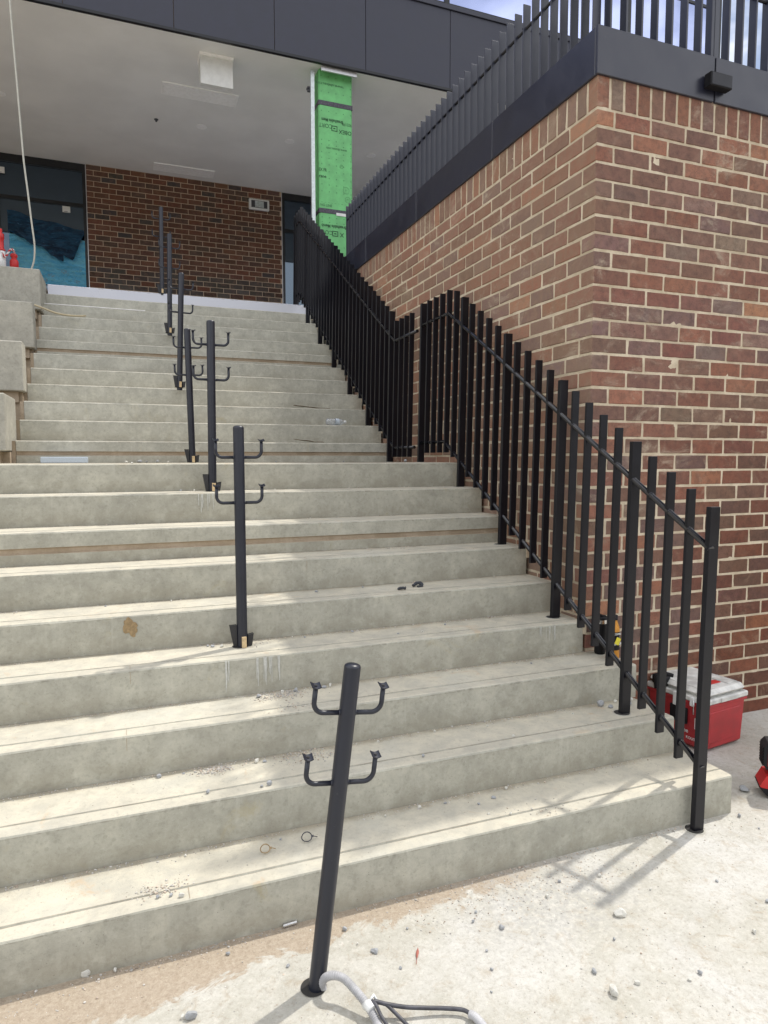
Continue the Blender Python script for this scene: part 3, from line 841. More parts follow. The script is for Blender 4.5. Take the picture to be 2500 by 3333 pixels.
# fixtures on the soffit
def downlight(x, y, lab):
    o = empty('ceiling_downlight', (x, y, SOF-.001), label=lab, cat='downlight', group='round downlights in the soffit')
    mb = MB(); mb.lathe([(.058, -.002), (.066, -.006), (.075, -.004), (.077, .0)], 32); mb.build('trim_ring', M['panelwhite'], o)
    mb = MB(); mb.lathe([(.0001, -.0025), (.058, -.0025)], 32); mb.build('lens', M['panelwhite'], o)
    return o
downlight(1.23, 10.71, 'round downlight left of the green column, below the long panel'); downlight(2.56, 10.69, 'round downlight just left of the green column')
downlight(3.91, 10.70, 'round downlight right of the green column'); downlight(-1.42, 10.74, 'round downlight at the left edge of the soffit')
def access(x0, x1, y0, y1, lab):
    o = empty('ceiling_panel', ((x0+x1)/2, (y0+y1)/2, SOF), label=lab, cat='ceiling panel', group='long white panels in the soffit')
    w, d = (x1-x0)/2, (y1-y0)/2; mb = MB()
    mb.box(-w, w, -d, -d+.022, -.012, -.001); mb.box(-w, w, d-.022, d, -.012, -.001); mb.box(-w, -w+.022, -d+.022, d-.022, -.012, -.001); mb.box(w-.022, w, -d+.022, d-.022, -.012, -.001)
    mb.build('frame', M['panelwhite'], o); mb = MB(); mb.box(-w+.0235, w-.0235, -d+.0235, d-.0235, -.0105, -.001); mb.build('panel', M['panelwhite'], o)
access(.62, 1.615, 9.64, 9.95, 'long white ceiling panel nearer the edge of the soffit'); access(.617, 1.615, 12.22, 12.52, 'long white ceiling panel close above the rear brick wall')
bx = empty('ceiling_box', (1.21, 9.0, SOF), label='white box hood hanging below the soffit above the stairs', cat='ceiling box')
mb = MB(); mb.box(-.205, .205, -.21, .05, -.03, -.001); mb.build('base_frame', M['panelwhite'], bx)
mb = MB(); mb.prism([(-.19, -.03), (.03, -.03), (.03, -.10), (-.12, -.36), (-.19, -.36)], -.195, .195, axis='x'); mb.build('hood', M['white'], bx)
tagd = empty('sprinkler_stub', (.592, 10.716, SOF), label='tiny dark pipe stub poking out of the soffit', cat='pipe stub')
mb = MB(); mb.lathe([(.0001, -.035), (.013, -.035), (.016, -.01), (.03, -.008), (.03, -.001)], 16); mb.build('stub', M['cable'], tagd)
# bulkhead light on the rear wall
bl = empty('bulkhead_light', (2.452, YW, 6.185), label='rectangular bulkhead light with white rim on the rear brick wall', cat='wall light')
mb = MB(); mb.box(-.185, .185, -.06, -.0, -.095, .095, .012); mb.build('housing', M['white'], bl)
mb = MB(); mb.box(-.145, .145, -.066, -.0605, -.062, .062); mb.build('lens', M['cable'], bl); mb = MB(); mb.box(-.08, .08, -.069, -.0662, -.055, .055); mb.build('lamp_cover', M['zinc'], bl)

# green wrapped column
col = empty('wrapped_column', (2.672, 8.62, TOPZ), label='column wrapped in green building membrane with printed lettering', cat='column')
mb = MB(); mb.box(-.225, .225, 0, .30, 0, SOF-TOPZ-.001, .018); cb_ = mb.build('membrane', M['green'], col)
def text_mesh(txt, size, mat, parent, loc, rot, name='lettering', bold=0.0, align='CENTER', sx=1.0):
    cu = bpy.data.curves.new(name, 'FONT'); cu.body = txt; cu.size = size; cu.align_x = align; cu.align_y = 'CENTER'; cu.offset = bold; cu.resolution_u = 3
    t = bpy.data.objects.new(name, cu); link(t); bpy.context.view_layer.update()
    dg = bpy.context.evaluated_depsgraph_get(); me = bpy.data.meshes.new_from_object(t.evaluated_get(dg)); bpy.data.objects.remove(t)
    me.materials.clear(); me.materials.append(mat)
    if sx != 1.0:
        for v in me.vertices: v.co.x *= sx
    o = bpy.data.objects.new(name, me); link(o); o.parent = parent; o.location = loc; o.rotation_euler = rot; return o
UP = (rad(90), rad(180), 0)   # on a -y face, upside down
def cz(z): return z - TOPZ
UPD = (rad(-90), 0, rad(180))
def ontext(txt, size, x, z, bold=0.0, flip=True, sx=1.0, mat=None):
    # front faces -y; flipped text reads upside down
    o = text_mesh(txt, size, mat or M['ink'], cb_, (x, -.0022, cz(z)), (0, 0, 0), bold=bold, sx=sx)
    m = Matrix.Rotation(rad(90), 4, 'X')
    if flip: m = m @ Matrix.Rotation(pi, 4, 'Z')
    o.rotation_euler = m.to_euler(); return o
ontext('www.obexau.com', .050, -.085, 6.305)
ontext('9021FR', .054, .150, 5.855, sx=.8); ontext('Breathable Mem', .056, -.045, 5.872, bold=.0015, sx=.78)
ontext('OBEX', .070, .128, 5.755, bold=.001, sx=.95); ontext('CORT', .072, -.135, 5.80, sx=.95)
ontext('www.obexau.com', .045, .01, 5.527, sx=.85)
ontext('EX FR', .055, -.178, 5.247, flip=False, bold=.0008, sx=.75); ontext('rane', .055, -.18, 5.168, flip=False, bold=.0012)
ontext('NG LINE', .042, -.135, 4.810, flip=False); ontext('Breathable Memb', .056, -.03, 4.557, bold=.0015, sx=.85)
ontext('X', .075, .075, 4.462, bold=.001); ontext('COR', .072, -.125, 4.475)
def logo(x, z):
    mb = MB(); w, h, t = .040, .034, .010
    for (a, b, c_, d) in ((-w, w, h-t, h), (-w, w, -h, -h+t), (-w, -w+t, -h+t, h-t), (w-t, w, -h+t, h-t), (-.014, .014, -.007, .007)): mb.box(a, b, -.0024, -.0012, c_, d)
    mb.build('logo', M['ink'], cb_, (x, 0, cz(z)))
logo(-.018, 5.78); logo(-.016, 4.467)
mb = MB()
for (z0, n) in ((6.40, 1), (6.30, 1), (6.21, 1), (5.975, 1), (5.62, 1), (5.565, 1), (5.47, 1), (5.40, 1), (5.32, 1), (5.235, 1), (5.15, 1), (5.07, 1), (4.985, 1), (4.66, 1), (4.60, 1), (4.3, 1), (4.2, 1)):
    for i in range(5):
        x = -.19 + .098*i
        if z0 in (5.235, 5.15) and i < 1: continue
        mb.box(x-.008, x+.008, -.0016, -.0008, cz(z0)-.0012, cz(z0)+.0012); mb.box(x-.0012, x+.0012, -.0017, -.0009, cz(z0)-.008, cz(z0)+.008)
for i in range(8): mb.box(-.20+.045*i, -.18+.045*i, -.0016, -.0008, cz(4.848)-.001, cz(4.848)+.001)
mb.build('print_marks', M['ink'], cb_)
def ring(x, z, r):
    mb = MB(); mb.tube([(x + r*cos(2*pi*i/28), -.001, cz(z) + r*1.05*sin(2*pi*i/28)) for i in range(29)], .0012, 6, caps=False)
    mb.tube([(x-.015, -.001, cz(z)-.01), (x-.005, -.001, cz(z)+.012), (x+.004, -.001, cz(z)-.002), (x+.014, -.001, cz(z)+.010)], .0011, 5)
    mb.build('pen_circle', M['ink'], cb_)
ring(.137, 5.03, .04); ring(.157, 4.915, .034); ring(.075, 5.32, .022)
for z in (6.073, 4.742):
    mb = MB(); mb.box(-.229, .229, -.004, .305, cz(z)-.030, cz(z)+.030, .003); mb.build('tape_band', M['tape'], col)
mb = MB(); mb.box(.0, .15, -.0055, -.0041, cz(4.715)-.018, cz(4.715)+.018); mb.build('paper_label', M['white'], col)
mb = MB(); mb.box(-.325, -.278, .0, .004, cz(4.0), cz(6.44)); mb.box(-.325, -.321, .004, .04, cz(4.0), cz(6.44)); mb.box(-.282, -.278, .004, .04, cz(4.0), cz(6.44)); mb.build('metal_stud', M['zinc'], col)
mb = MB(); mb.box(-.21, .26, -.085, -.081, SOF-TOPZ-.075, SOF-TOPZ-.014); mb.box(-.21, .26, -.081, -.02, SOF-TOPZ-.019, SOF-TOPZ-.015); mb.box(-.21, .26, -.11, -.085, SOF-TOPZ-.079, SOF-TOPZ-.075)
mb.build('steel_angle', M['alu'], col)
mb = MB(); mb.box(-.36, -.326, .02, .05, cz(6.19), cz(6.25)); mb.box(-.37, -.34, .02, .05, cz(6.21), cz(6.23)); mb.build('clip', M['cable'], col)

# ------------------------------------------------------------------ things on the left terrace
cab = [(-.98, 8.30, 7.2), (-.964, 8.30, 6.316), (-.93, 8.3, 5.5), (-.902, 8.30, 4.85), (-.893, 8.30, 4.68), (-.871, 8.30, 4.42), (-.844, 8.30, 4.08), (-.825, 8.30, 3.84), (-.84, 8.31, 3.68), (-.887, 8.33, 3.56), (-.95, 8.4, 3.512), (-1.1, 8.5, 3.51)]
def smooth_path(P, n=6):
    P = [Vector(p) for p in P]; out = []
    for i in range(len(P)-1):
        a = P[max(i-1, 0)]; b = P[i]; c = P[i+1]; d = P[min(i+2, len(P)-1)]
        for k in range(n):
            t = k/n; out.append(.5*((2*b) + (-a+c)*t + (2*a-5*b+4*c-d)*t*t + (-a+3*b-3*c+d)*t**3))
    out.append(P[-1]); return out
o0 = Vector(cab[-1]); mb = MB(); mb.tube(smooth_path([Vector(p)-o0 for p in cab]), .0095, 10)
tag(mb.build('hanging_cable', M['cable_pale'], None, o0), 'pale cable hanging down onto the topmost concrete block', 'cable')
def barrier(x, y, tall, lab):
    o = empty('barrier_post', (x, y, 3.50), label=lab, cat='barrier post', group='red and white barrier posts')
    z = 0
    if tall:
        mb = MB(); mb.lathe([(.0001, .0), (.045, .0), (.045, .21), (.0001, .21)], 24); mb.build('sleeve', M['white'], o)
        mb = MB(); mb.lathe([(.036, .211), (.044, .215), (.044, .23), (.032, .24), (.032, .33), (.038, .34), (.038, .39), (.022, .40), (.022, .44), (.0001, .44)], 24); mb.build('cap', M['redbright'], o)
    else:
        mb = MB(); mb.lathe([(.0001, .0), (.042, .0), (.042, .13), (.036, .145), (.026, .15), (.026, .17), (.036, .178), (.034, .20), (.02, .212), (.0001, .214)], 24); mb.build('cap', M['redbright'], o)
    return o
barrier(-1.015, 8.20, False, 'short red barrier post with rope on the topmost concrete block'); barrier(-1.13, 8.16, True, 'tall white barrier post with red top at the left edge')
mb = MB()
rp = smooth_path([(0, 0, .0), (.03, -.03, -.09), (.06, -.045, -.15), (.085, -.045, -.135), (.115, -.04, -.08), (.14, -.03, -.07), (.155, 0, -.09)], 5)
for i in range(0, len(rp)-1):
    a, b = rp[i], rp[i+1]; w = Vector((0, .006*sin(i*1.9), .006*cos(i*1.9))); mb.tube([a+w, b+w], .0085, 7, mi=i % 2)
    mb.tube([a-w, b-w], .0075, 7, mi=(i+1) % 2)
o = mb.build('barrier_rope', [M['white'], M['redbright']], None, (-1.155, 8.155, 3.80)); tag(o, 'red and white rope slung between the barrier posts', 'rope')
# hose piece, white trim strip, foam strip
P = [(-.80, 7.80, 3.115), (-.70, 7.79, 3.08), (-.60, 7.78, 3.045), (-.48, 7.78, 3.03), (-.38, 7.80, 3.035), (-.325, 7.83, 3.048)]
mb = MB(); o0 = Vector(P[0]); mb.tube(smooth_path([Vector(p)-o0 for p in P]), .010, 10); tag(mb.build('hose_piece', M['hose'], None, o0), 'tan offcut of hose lying over the edge of an upper step', 'hose')
mb = MB(); mb.box(0, 1.02, 0, .02, 0, .008, .001); o = mb.build('trim_strip', M['panelwhite'], None, (-.742, 8.155, 19*R_+.002)); tag(o, 'thin white trim strip lying along the nosing high on the stairs', 'strip')
mb = MB(); mb.box(0, .325, 0, .035, 0, .045, .003); o = mb.build('foam_strip', M['foam'], None, (-.577, 5.60, 9*R_+.001)); tag(o, 'blue grey foam strip lying on the landing below the upper flight', 'foam strip')
# cardboard scraps, plastic bottle
def scrap(name, loc, L, W, lift, mat, lab, cat, seed, rz=0):
    mb = MB(); n, m_ = 14, 4; vs = []
    for q in (0, .004):
        for i in range(n+1):
            for j in range(m_+1):
                t = i/n; x = L*t; y = (j/m_-.5)*W*(1-.5*t*t) ; z = q + lift*max(0, 1-t*1.5) + .006*mnoise.noise(Vector((x*12, y*14, seed))) + .006
                vs.append((x, y, z))
    K = (n+1)*(m_+1); fs = []
    for i in range(n):
        for j in range(m_):
            a = i*(m_+1)+j; fs += [(a, a+1, a+m_+2, a+m_+1), (K+a, K+a+m_+1, K+a+m_+2, K+a+1)]
    for i in range(n):
        a = i*(m_+1); b = a+m_; fs += [(a, a+m_+1, K+a+m_+1, K+a), (b, K+b, K+b+m_+1, b+m_+1)]
    for j in range(m_): fs += [(j, K+j, K+j+1, j+1), (n*(m_+1)+j, n*(m_+1)+j+1, K+n*(m_+1)+j+1, K+n*(m_+1)+j)]
    mb.add(vs, fs); o = mb.build(name, mat, None, loc); o.rotation_euler[2] = rz; tag(o, lab, cat)
scrap('cardboard_scrap', (1.515, 6.27, 12*R_), .35, .05, .020, M['card'], 'flat dark strip of cardboard lying above the plastic bottle', 'cardboard', 1)
scrap('cardboard_scrap', (1.384, 5.72, 10*R_), .26, .07, .022, M['card'], 'curled brown cardboard scrap on the first step of the upper flight', 'cardboard', 4)
def water_bottle():
    root = empty('plastic_bottle', (1.76, YK[11]+.07, 11*R_+.034), label='crushed clear plastic water bottle lying on an upper step', cat='bottle')
    mb = MB(); prof = [(.0001, 0), (.026, 0), (.030, .006)]
    for i in range(12): prof += [(.031 - .0025*(i % 2), .012+i*.010)]
    prof += [(.030, .135), (.024, .150), (.013, .168), (.012, .176)]
    mb.lathe(prof, 24); mb.v = [(x*(1+.12*mnoise.noise(Vector((z*30, x*20, 1)))), y*(.9+.1*sin(z*40)), z) for x, y, z in mb.v]
    b = mb.build('body', M['clear'], root); b.rotation_euler = (0, rad(90), 0)
    mb = MB(); mb.lathe([(.0128, .170), (.015, .172), (.015, .190), (.0001, .191)], 20); c = mb.build('cap', M['white'], root); c.rotation_euler = (0, rad(90), 0)
    mb = MB(); mb.lathe([(.0315, .085), (.0318, .118)], 24); c = mb.build('wrapper', M['foam'], root); c.rotation_euler = (0, rad(90), 0)
water_bottle()

# cable ties, rubber scraps, leaf, spring
def ctie(x, y, z, r, mat, lab, rz):
    mb = MB(); P = [(r*cos(t)*1.0, r*sin(t)*.85, .004+.006*sin(t)**2) for t in [2*pi*i/28*.985 for i in range(29)]]
    mb.tube(P, .0019, 6); mb.box(r-.002, r+.006, -.004, .003, .002, .008); mb.tube([(r+.004, 0, .005), (r+.02, -.006, .003)], .0015, 6)
    o = mb.build('cable_tie', mat, None, (x, y, z)); o.rotation_euler = (rad(48), 0, rad(rz-160)*0); o.location.z += r*.62; tag(o, lab, 'cable tie')
ctie(.423, 2.258, R_+.001, .0165, M['brown'], 'looped brown cable tie on the bottom step', 160); ctie(.577, 2.275, R_+.001, .0185, M['cable'], 'looped black cable tie on the bottom step near the leaning post', 170)
def rubber(x, y, z, lab, rz, s=1.0, mat='rubber'):
    mb = MB(); P = [(.03*s*cos(t), .02*s*sin(t), .006*s+.010*s*abs(sin(t*1.5))) for t in [i*.35 for i in range(9)]]
    mb.tube(P, [.006*s, .008*s, .009*s, .007*s, .009*s, .008*s, .007*s, .006*s, .003*s], 6, smooth=False)
    mb.box(-.01*s, .02*s, -.012*s, .0, .001, .009*s)
    o = mb.build('rubber_scrap', M[mat], None, (x, y, z)); o.rotation_euler[2] = rad(rz); tag(o, lab, 'scrap')
rubber(1.488, 3.33, 5*R_+.001, 'right hand torn black rubber scrap on the shaded tread', 20, 1.15); rubber(1.375, 3.30, 5*R_+.001, 'left hand torn black rubber scrap on the shaded tread', 200, .85)
def leaf(x, y, rz):
    mb = MB(); n = 10; vs = []
    for i in range(n+1):
        t = i/n; w = .0045*sin(pi*min(1, t*1.0))**.7; vs += [(-w, .055*t, .002+.003*sin(t*5)), (0, .055*t, .0045+.003*sin(t*5)), (w, .055*t, .002+.003*sin(t*5))]
    mb.add(vs, [f for i in range(n) for f in ((3*i, 3*i+1, 3*i+4, 3*i+3), (3*i+1, 3*i+2, 3*i+5, 3*i+4))]); mb.tube([(0, -.02, .002), (0, .003, .003)], .0008, 5)
    o = mb.build('fallen_leaf', M['leaf'], None, (x, y, 0)); o.rotation_euler[2] = rad(rz); tag(o, 'small dry red leaf lying on the dusty slab', 'leaf')
leaf(.80, 1.795, -28)
mb = MB(); mb.tube([(.00019*i, .006*cos(i*.9), .007+.006*sin(i*.9)) for i in range(240)], .0013, 5); o = mb.build('metal_spring', M['steel'], None, (.447, 2.085, .0)); o.rotation_euler[2] = rad(4); tag(o, 'small pale coiled spring at the foot of the first riser', 'spring')

# ------------------------------------------------------------------ conduit and cables at the near edge
def path_obj(name, P, r, mat, lab, cat, corr=False, n=14):
    o0 = Vector(P[0]); pts = smooth_path([Vector(p)-o0 for p in P], 10 if not corr else 30)
    mb = MB()
    if corr:
        L = [0]
        for a, b in zip(pts, pts[1:]): L.append(L[-1] + (b-a).length)
        N = int(L[-1]/.0014); q = []; rs = []
        j = 0
        for i in range(N):
            s = L[-1]*i/N
            while L[j+1] < s: j += 1
            t = (s-L[j])/(L[j+1]-L[j]); q.append(pts[j].lerp(pts[j+1], t)); rs.append(r*(1.0 + .075*(1 if (i//2) % 2 else -1)))
        mb.tube(q, rs, n)
    else: mb.tube(pts, r, n)
    o = mb.build(name, mat, None, o0, recalc=False); tag(o, lab, cat); return o
path_obj('corrugated_conduit', [(.503, 1.795, -.02), (.494, 1.785, .020), (.499, 1.767, .052), (.518, 1.746, .070), (.543, 1.727, .067), (.563, 1.695, .054), (.575, 1.673, .045), (.586, 1.650, .035), (.594, 1.622, .025), (.599, 1.598, .016), (.606, 1.54, .013), (.618, 1.44, .0125), (.63, 1.30, .0125)], .0112, M['conduit'], 'long grey corrugated conduit looping out of the hole beside the leaning post', 'conduit', True)
path_obj('corrugated_conduit', [(.846, 1.541, .016), (.856, 1.525, .016), (.862, 1.495, .015), (.868, 1.44, .013), (.872, 1.32, .012)], .0108, M['conduit'], 'short end of grey corrugated conduit lying by the bottom edge', 'conduit', True)
path_obj('black_cable', [(.594, 1.640, .040), (.606, 1.643, .045), (.640, 1.633, .034), (.687, 1.612, .028), (.740, 1.596, .022), (.79, 1.580, .018), (.835, 1.558, .017), (.850, 1.536, .016)], .0056, M['cable'], 'black cable running between the two grey conduits', 'cable')
path_obj('black_cable', [(.600, 1.642, .044), (.632, 1.636, .036), (.655, 1.612, .020), (.673, 1.581, .009), (.69, 1.53, .006), (.70, 1.42, .006)], .0050, M['cable'], 'black cable curling off towards the bottom edge of the photo', 'cable')
path_obj('black_cable', [(.597, 1.645, .048), (.604, 1.628, .046), (.609, 1.605, .034), (.616, 1.58, .026), (.624, 1.53, .018), (.634, 1.42, .008)], .0050, M['cable'], 'black cable taped down along the side of the long conduit', 'cable')
mb = MB(); mb.tube([(-.006, .012, -.004), (.000, .0, .004), (.004, -.014, .0)], [.0125, .0145, .013], 14); mb.tube([(.006, .004, .015), (.018, .012, .018), (.026, .008, .004), (.020, .0, -.01)], [.003, .0045, .0045, .003], 8)
o = mb.build('tape_wrap', M['white'], None, (.588, 1.643, .036)); tag(o, 'white tape wrapped round the conduit and cables', 'tape')

# ------------------------------------------------------------------ cooler, tool, bottles
def cooler():
    root = empty('cool_box', (2.782, 2.567, 0), label='red cool box with scuffed white lid by the brick wall', cat='cool box')
    ang = math.atan2(.043, .327); root.rotation_euler[2] = ang
    W, D, H = .335, .37, .262
    def taper(mb, k, zb, zt):
        vs = []
        for x, y, z in mb.v:
            t = 1 - (z-zb)/(zt-zb); x = x + (W/2-x)*k*t; y = y + (D/2-y)*k*t; vs.append((x, y, z))
        mb.v = vs
    mb = MB(); mb.box(0, W, 0, D, .008, H, .016); taper(mb, .06, .0, H); mb.box(.02, W-.03, -.001, .0, 0, 0) if False else None
    body = mb.build('body', M['red'], root)
    mb = MB(); mb.box(.03, W-.05, -.003, .02, .05, H-.045, .0025); taper(mb, .05, 0, H); mb.build('front_panel', M['red'], body)
    mb = MB(); mb.box(-.004, W+.004, -.004, D+.004, H-.016, H-.002, .003); mb.build('rim', M['red'], body)
    mb = MB(); mb.box(-.008, W+.008, -.008, D+.008, H, H+.030, .006); mb.box(.0, W, 0, D, H+.0305, H+.072, .020)
    for v in range(1): pass
    lid = mb.build('lid', M['lid'], root)
    mb = MB(); mb.box(.11, .25, -.0115, -.0085, H+.004, H+.026, .0015); mb.box(.02, .10, .04, .16, H+.0725, H+.0755, .001); mb.box(.23, .31, .04, .16, H+.0725, H+.0755, .001); mb.box(.02, .31, .21, .33, H+.0725, H+.0755, .001); mb.build('lid_rib', M['lid'], lid)
    mb = MB(); mb.box(.125, .215, .07, .11, H+.0728, H+.0765, .001); mb.build('badge', M['redbright'], lid)
    # left face: latch, handle, label
    mb = MB(); mb.box(-.018, -.006, .13, .19, H-.045, H+.03, .003); mb.box(-.02, -.008, .06, .085, H-.02, H+.03, .003); mb.build('latch', M['white'], root)
    mb = MB(); mb.box(-.014, .001, .105, .21, H-.13, H-.045, .003); mb.build('latch_recess', M['blackplastic'], root)
    mb = MB(); mb.tube([(-.018, .06, H-.06), (-.020, .06, H+.02)], .0035, 8); mb.build('latch_wire', M['steel'], root)
    mb = MB(); mb.tube(smooth_path([(-.012, .30, H+.01), (-.015, .30, H+.07), (.03, .28, H+.088), (.06, .25, H+.08)], 5), .012, 8); mb.box(-.018, .03, .24, .33, H+.035, H+.085, .006); mb.build('handle', M['blackplastic'], root)
    mb = MB(); mb.tube(smooth_path([(-.012, D+.014, H-.01), (.0, D+.018, H+.06), (.08, D+.02, H+.085), (.26, D+.02, H+.085), (W, D+.018, H+.06), (W+.012, D+.012, H-.01)], 5), .009, 8)
    mb.build('rear_handle', M['blackplastic'], root)
    mb = MB(); mb.box(-.0028, -.0022, .025, .062, .175, .178); mb.box(-.0028, -.0022, .025, .062, .120, .123); mb.box(-.0028, -.0022, .025, .028, .123, .175); mb.box(-.0028, -.0022, .059, .062, .123, .175)
    for i in range(5): mb.box(-.0028, -.0022, .033+.004*(i % 2), .055, .130+.009*i, .134+.009*i)
    mb.build('label_outline', M['white'], body)
    for s, y, z, sz in (('ee', .115, .095, .030), ('KOUT', .085, .060, .020)):
        t = text_mesh(s, sz, M['white'], body, (-.0032+.008, y, z), (rad(90), 0, rad(-90)), bold=.0006)
        t.location.x = -.0005
    return root
cooler()
def power_tool():
    root = empty('power_tool', (2.755, 2.135, 0), label='red and black cordless tool with large battery at the right edge', cat='power tool')
    root.rotation_euler[2] = rad(-40)
    # battery block (stands upright, label on its -x/-y side)
    mb = MB(); mb.prism([(-.05, .135), (-.062, .150), (-.062, .235), (-.045, .255), (.06, .262), (.075, .25), (.075, .135), (.06, .118), (-.03, .118)], -.045, .045, axis='y'); b = mb.build('battery', M['blackplastic'], root)
    mb = MB()
    for i in range(7): mb.box(-.0655, -.0615, -.040, .040, .145+.013*i, .153+.013*i, .0015)
    mb.build('battery_rib', M['blackplastic'], b)
    mb = MB(); mb.prism([(-.045, .150), (-.045, .232), (-.008, .240), (-.008, .135), (-.025, .135)], -.0475, -.0455, axis='y'); mb.build('battery_label', M['redbright'], b)
    t = text_mesh('12.0', .034, M['white'], b, (-.022, -.0485, .195), (0, 0, 0), bold=.0008)
    t.rotation_euler = (Matrix.Rotation(rad(90), 4, 'X') @ Matrix.Rotation(rad(-90), 4, 'Z')).to_euler()
    t = text_mesh('HIGH OUTPUT', .010, M['white'], b, (-.039, -.0485, .190), (0, 0, 0)); t.rotation_euler = (Matrix.Rotation(rad(90), 4, 'X') @ Matrix.Rotation(rad(-90), 4, 'Z')).to_euler()
    mb = MB(); mb.prism([(-.075, .055), (-.050, .105), (.09, .118), (.11, .09), (.11, .03), (-.05, .03)], -.055, .055, axis='y'); mb.box(-.004, .10, -.052, -.046, .10, .18, .003); mb.build('body', M['redbright'], root)
    mb = MB(); mb.prism([(-.078, .05), (-.03, .045), (-.005, .07), (.11, .05), (.12, .0), (-.02, .0), (-.05, .018)], -.058, .058, axis='y'); mb.build('base', M['blackplastic'], root)
power_tool()
def flask():
    root = empty('drink_flask', (2.345, 2.872, 3*R_), label='black drink flask with steel rim standing by the foot of the brick corner', cat='flask')
    mb = MB(); mb.lathe([(.0001, .001), (.026, .001), (.028, .006), (.034, .14), (.035, .168)], 28); mb.build('body', M['blackplastic'], root)
    mb = MB(); mb.lathe([(.0352, .168), (.0352, .188)], 28); mb.build('rim', M['steel'], root)
    mb = MB(); mb.lathe([(.036, .188), (.036, .200), (.030, .206), (.0001, .206)], 28); mb.box(-.012, .012, -.03, .02, .206, .212, .002); mb.build('lid', M['blackplastic'], root)
    root = empty('coffee_bottle', (2.362, 2.775, 3*R_), label='amber coffee bottle with black cap and yellow label beside the flask', cat='bottle')
    root.location = (2.352, 2.778, 3*R_)
    mb = MB(); mb.lathe([(.0001, .001), (.029, .001), (.032, .006), (.032, .15), (.029, .168), (.019, .196), (.018, .205)], 28); b = mb.build('body', M['orange'], root)
    mb = MB(); mb.lathe([(.0205, .205), (.0205, .228), (.0001, .229)], 24); mb.build('cap', M['blackplastic'], root)
    mb = MB(); mb.lathe([(.0324, .05), (.0324, .145)], 28); l = mb.build('label', M['blackplastic'], b)
    t = text_mesh('COFFEE', .012, M['white'], l, (.0, -.0335, .135), (rad(90), 0, rad(0)), bold=.0005)
    t = text_mesh('BARK', .020, M['white'], l, (.004, -.0335, .085), (rad(90), 0, 0), bold=.0008)
    mb = MB(); mb.box(-.02, .008, -.0365, -.0355, .088, .125, M=Matrix.Rotation(rad(25), 4, 'Y')); mb.build('price_tag', M['yellow'], b, (-.04, 0, 0))
flask()

# ------------------------------------------------------------------ rubble
def rock_mesh(seed, flat_=.6):
    bm = bmesh.new(); bmesh.ops.create_icosphere(bm, subdivisions=2, radius=1.0); rnd = random.Random(seed)
    planes = [(Vector((rnd.gauss(0, 1), rnd.gauss(0, 1), rnd.gauss(0, 1))).normalized(), rnd.uniform(.5, .8)) for _ in range(9)]
    for v in bm.verts:
        for n, d in planes:
            t = v.co.dot(n)
            if t > d: v.co -= n*(t-d)
        v.co *= 1 + .07*mnoise.noise(v.co*2.5 + Vector((seed, 0, 0)))
        v.co.z *= flat_
    me = bpy.data.meshes.new('stone'); bm.to_mesh(me); bm.free(); return me
ROCKS = [rock_mesh(i, .55+.1*(i % 3)) for i in range(6)]
RP = []
for me in ROCKS: me.materials.append(M['stone'])
for me in ROCKS[:3]:
    c = me.copy(); c.materials.clear(); c.materials.append(M['stone_pale']); RP.append(c)
nst = [0]
def stone(x, y, z, s, lab, grp, pale=False, rnd=random):
    me = (RP if pale else ROCKS)[rnd.randrange(3 if pale else 6)]
    o = bpy.data.objects.new('stone', me); zmin = min(v.co.z for v in me.vertices)
    o.scale = (s*rnd.uniform(.85, 1.2), s*rnd.uniform(.8, 1.1), s*rnd.uniform(1.1, 1.5)); o.location = (x, y, z - zmin*o.scale[2]*.9)
    o.rotation_euler = (0, 0, rnd.uniform(0, 6.3)); link(o); tag(o, lab, 'stone', grp)
rs = random.Random(21)
big = [(1.522, 1.731, .023, True, 'largest pale stone on the open slab right of centre'), (1.275, 1.467, .017, True, 'rounded pale stone low in the photo on the open slab'),
       (2.649, 2.211, .024, False, 'dark angular stone between the cool box and the end of the bottom step'), (.129, 1.822, .015, False, 'blue grey stone at the bottom edge left of the leaning post'),
       (-.152, 2.095, .016, True, 'oblong tan stone against the first riser'), (.690, 1.873, .013, False, 'slanted grey stone right of the leaning post'),
       (1.117, 1.822, .012, False, 'round grey stone on the slab between the leaning post and the largest pale stone')]
for x, y, s, pale, lab in big: stone(x, y, 0, s, lab, None, pale, rs)
LG = 'small loose grey stone chip lying on the dusty slab'; GG = 'stone chips on the slab'
for x, y in [(1.044, 1.882), (1.075, 1.919), (1.019, 1.748), (.995, 1.675), (.826, 1.931), (1.441, 1.957), (1.426, 1.644), (1.521, 1.427), (1.57, 1.435), (1.874, 1.504), (1.366, 1.471), (1.276, 1.554), (2.436, 2.052), (2.433, 1.952), (-.069, 2.083), (.259, 2.029), (.651, 1.925), (.633, 2.001), (.108, 1.829), (.423, 1.912), (1.6, 1.93), (1.72, 1.80), (1.35, 1.9), (.74, 1.78), (.95, 1.60), (2.05, 1.60), (1.98, 1.75)]:
    stone(x, y, 0, rs.uniform(.0045, .0095), LG, GG, rs.random() < .3, rs)
LS = 'small loose stone chip lying on a tread of the stairs'; GS = 'stone chips on the treads'
import_pts = []
def tread_stones(k, pts):
    for (x, dy, s) in pts: stone(x, YK[k]+dy, k*R_, s, LS, GS, rs.random() < .45, rs)
tread_stones(1, [(1.36, .20, .010), (1.28, .18, .007), (1.05, .24, .009), (1.16, .235, .007), (1.45, .25, .008), (1.6, .24, .006), (.13, .02, .009), (.10, .035, .007), (.06, .04, .008), (.49, .22, .005), (.16, .24, .006), (.9, .23, .006), (1.28, .10, .006), (1.36, .07, .006)])
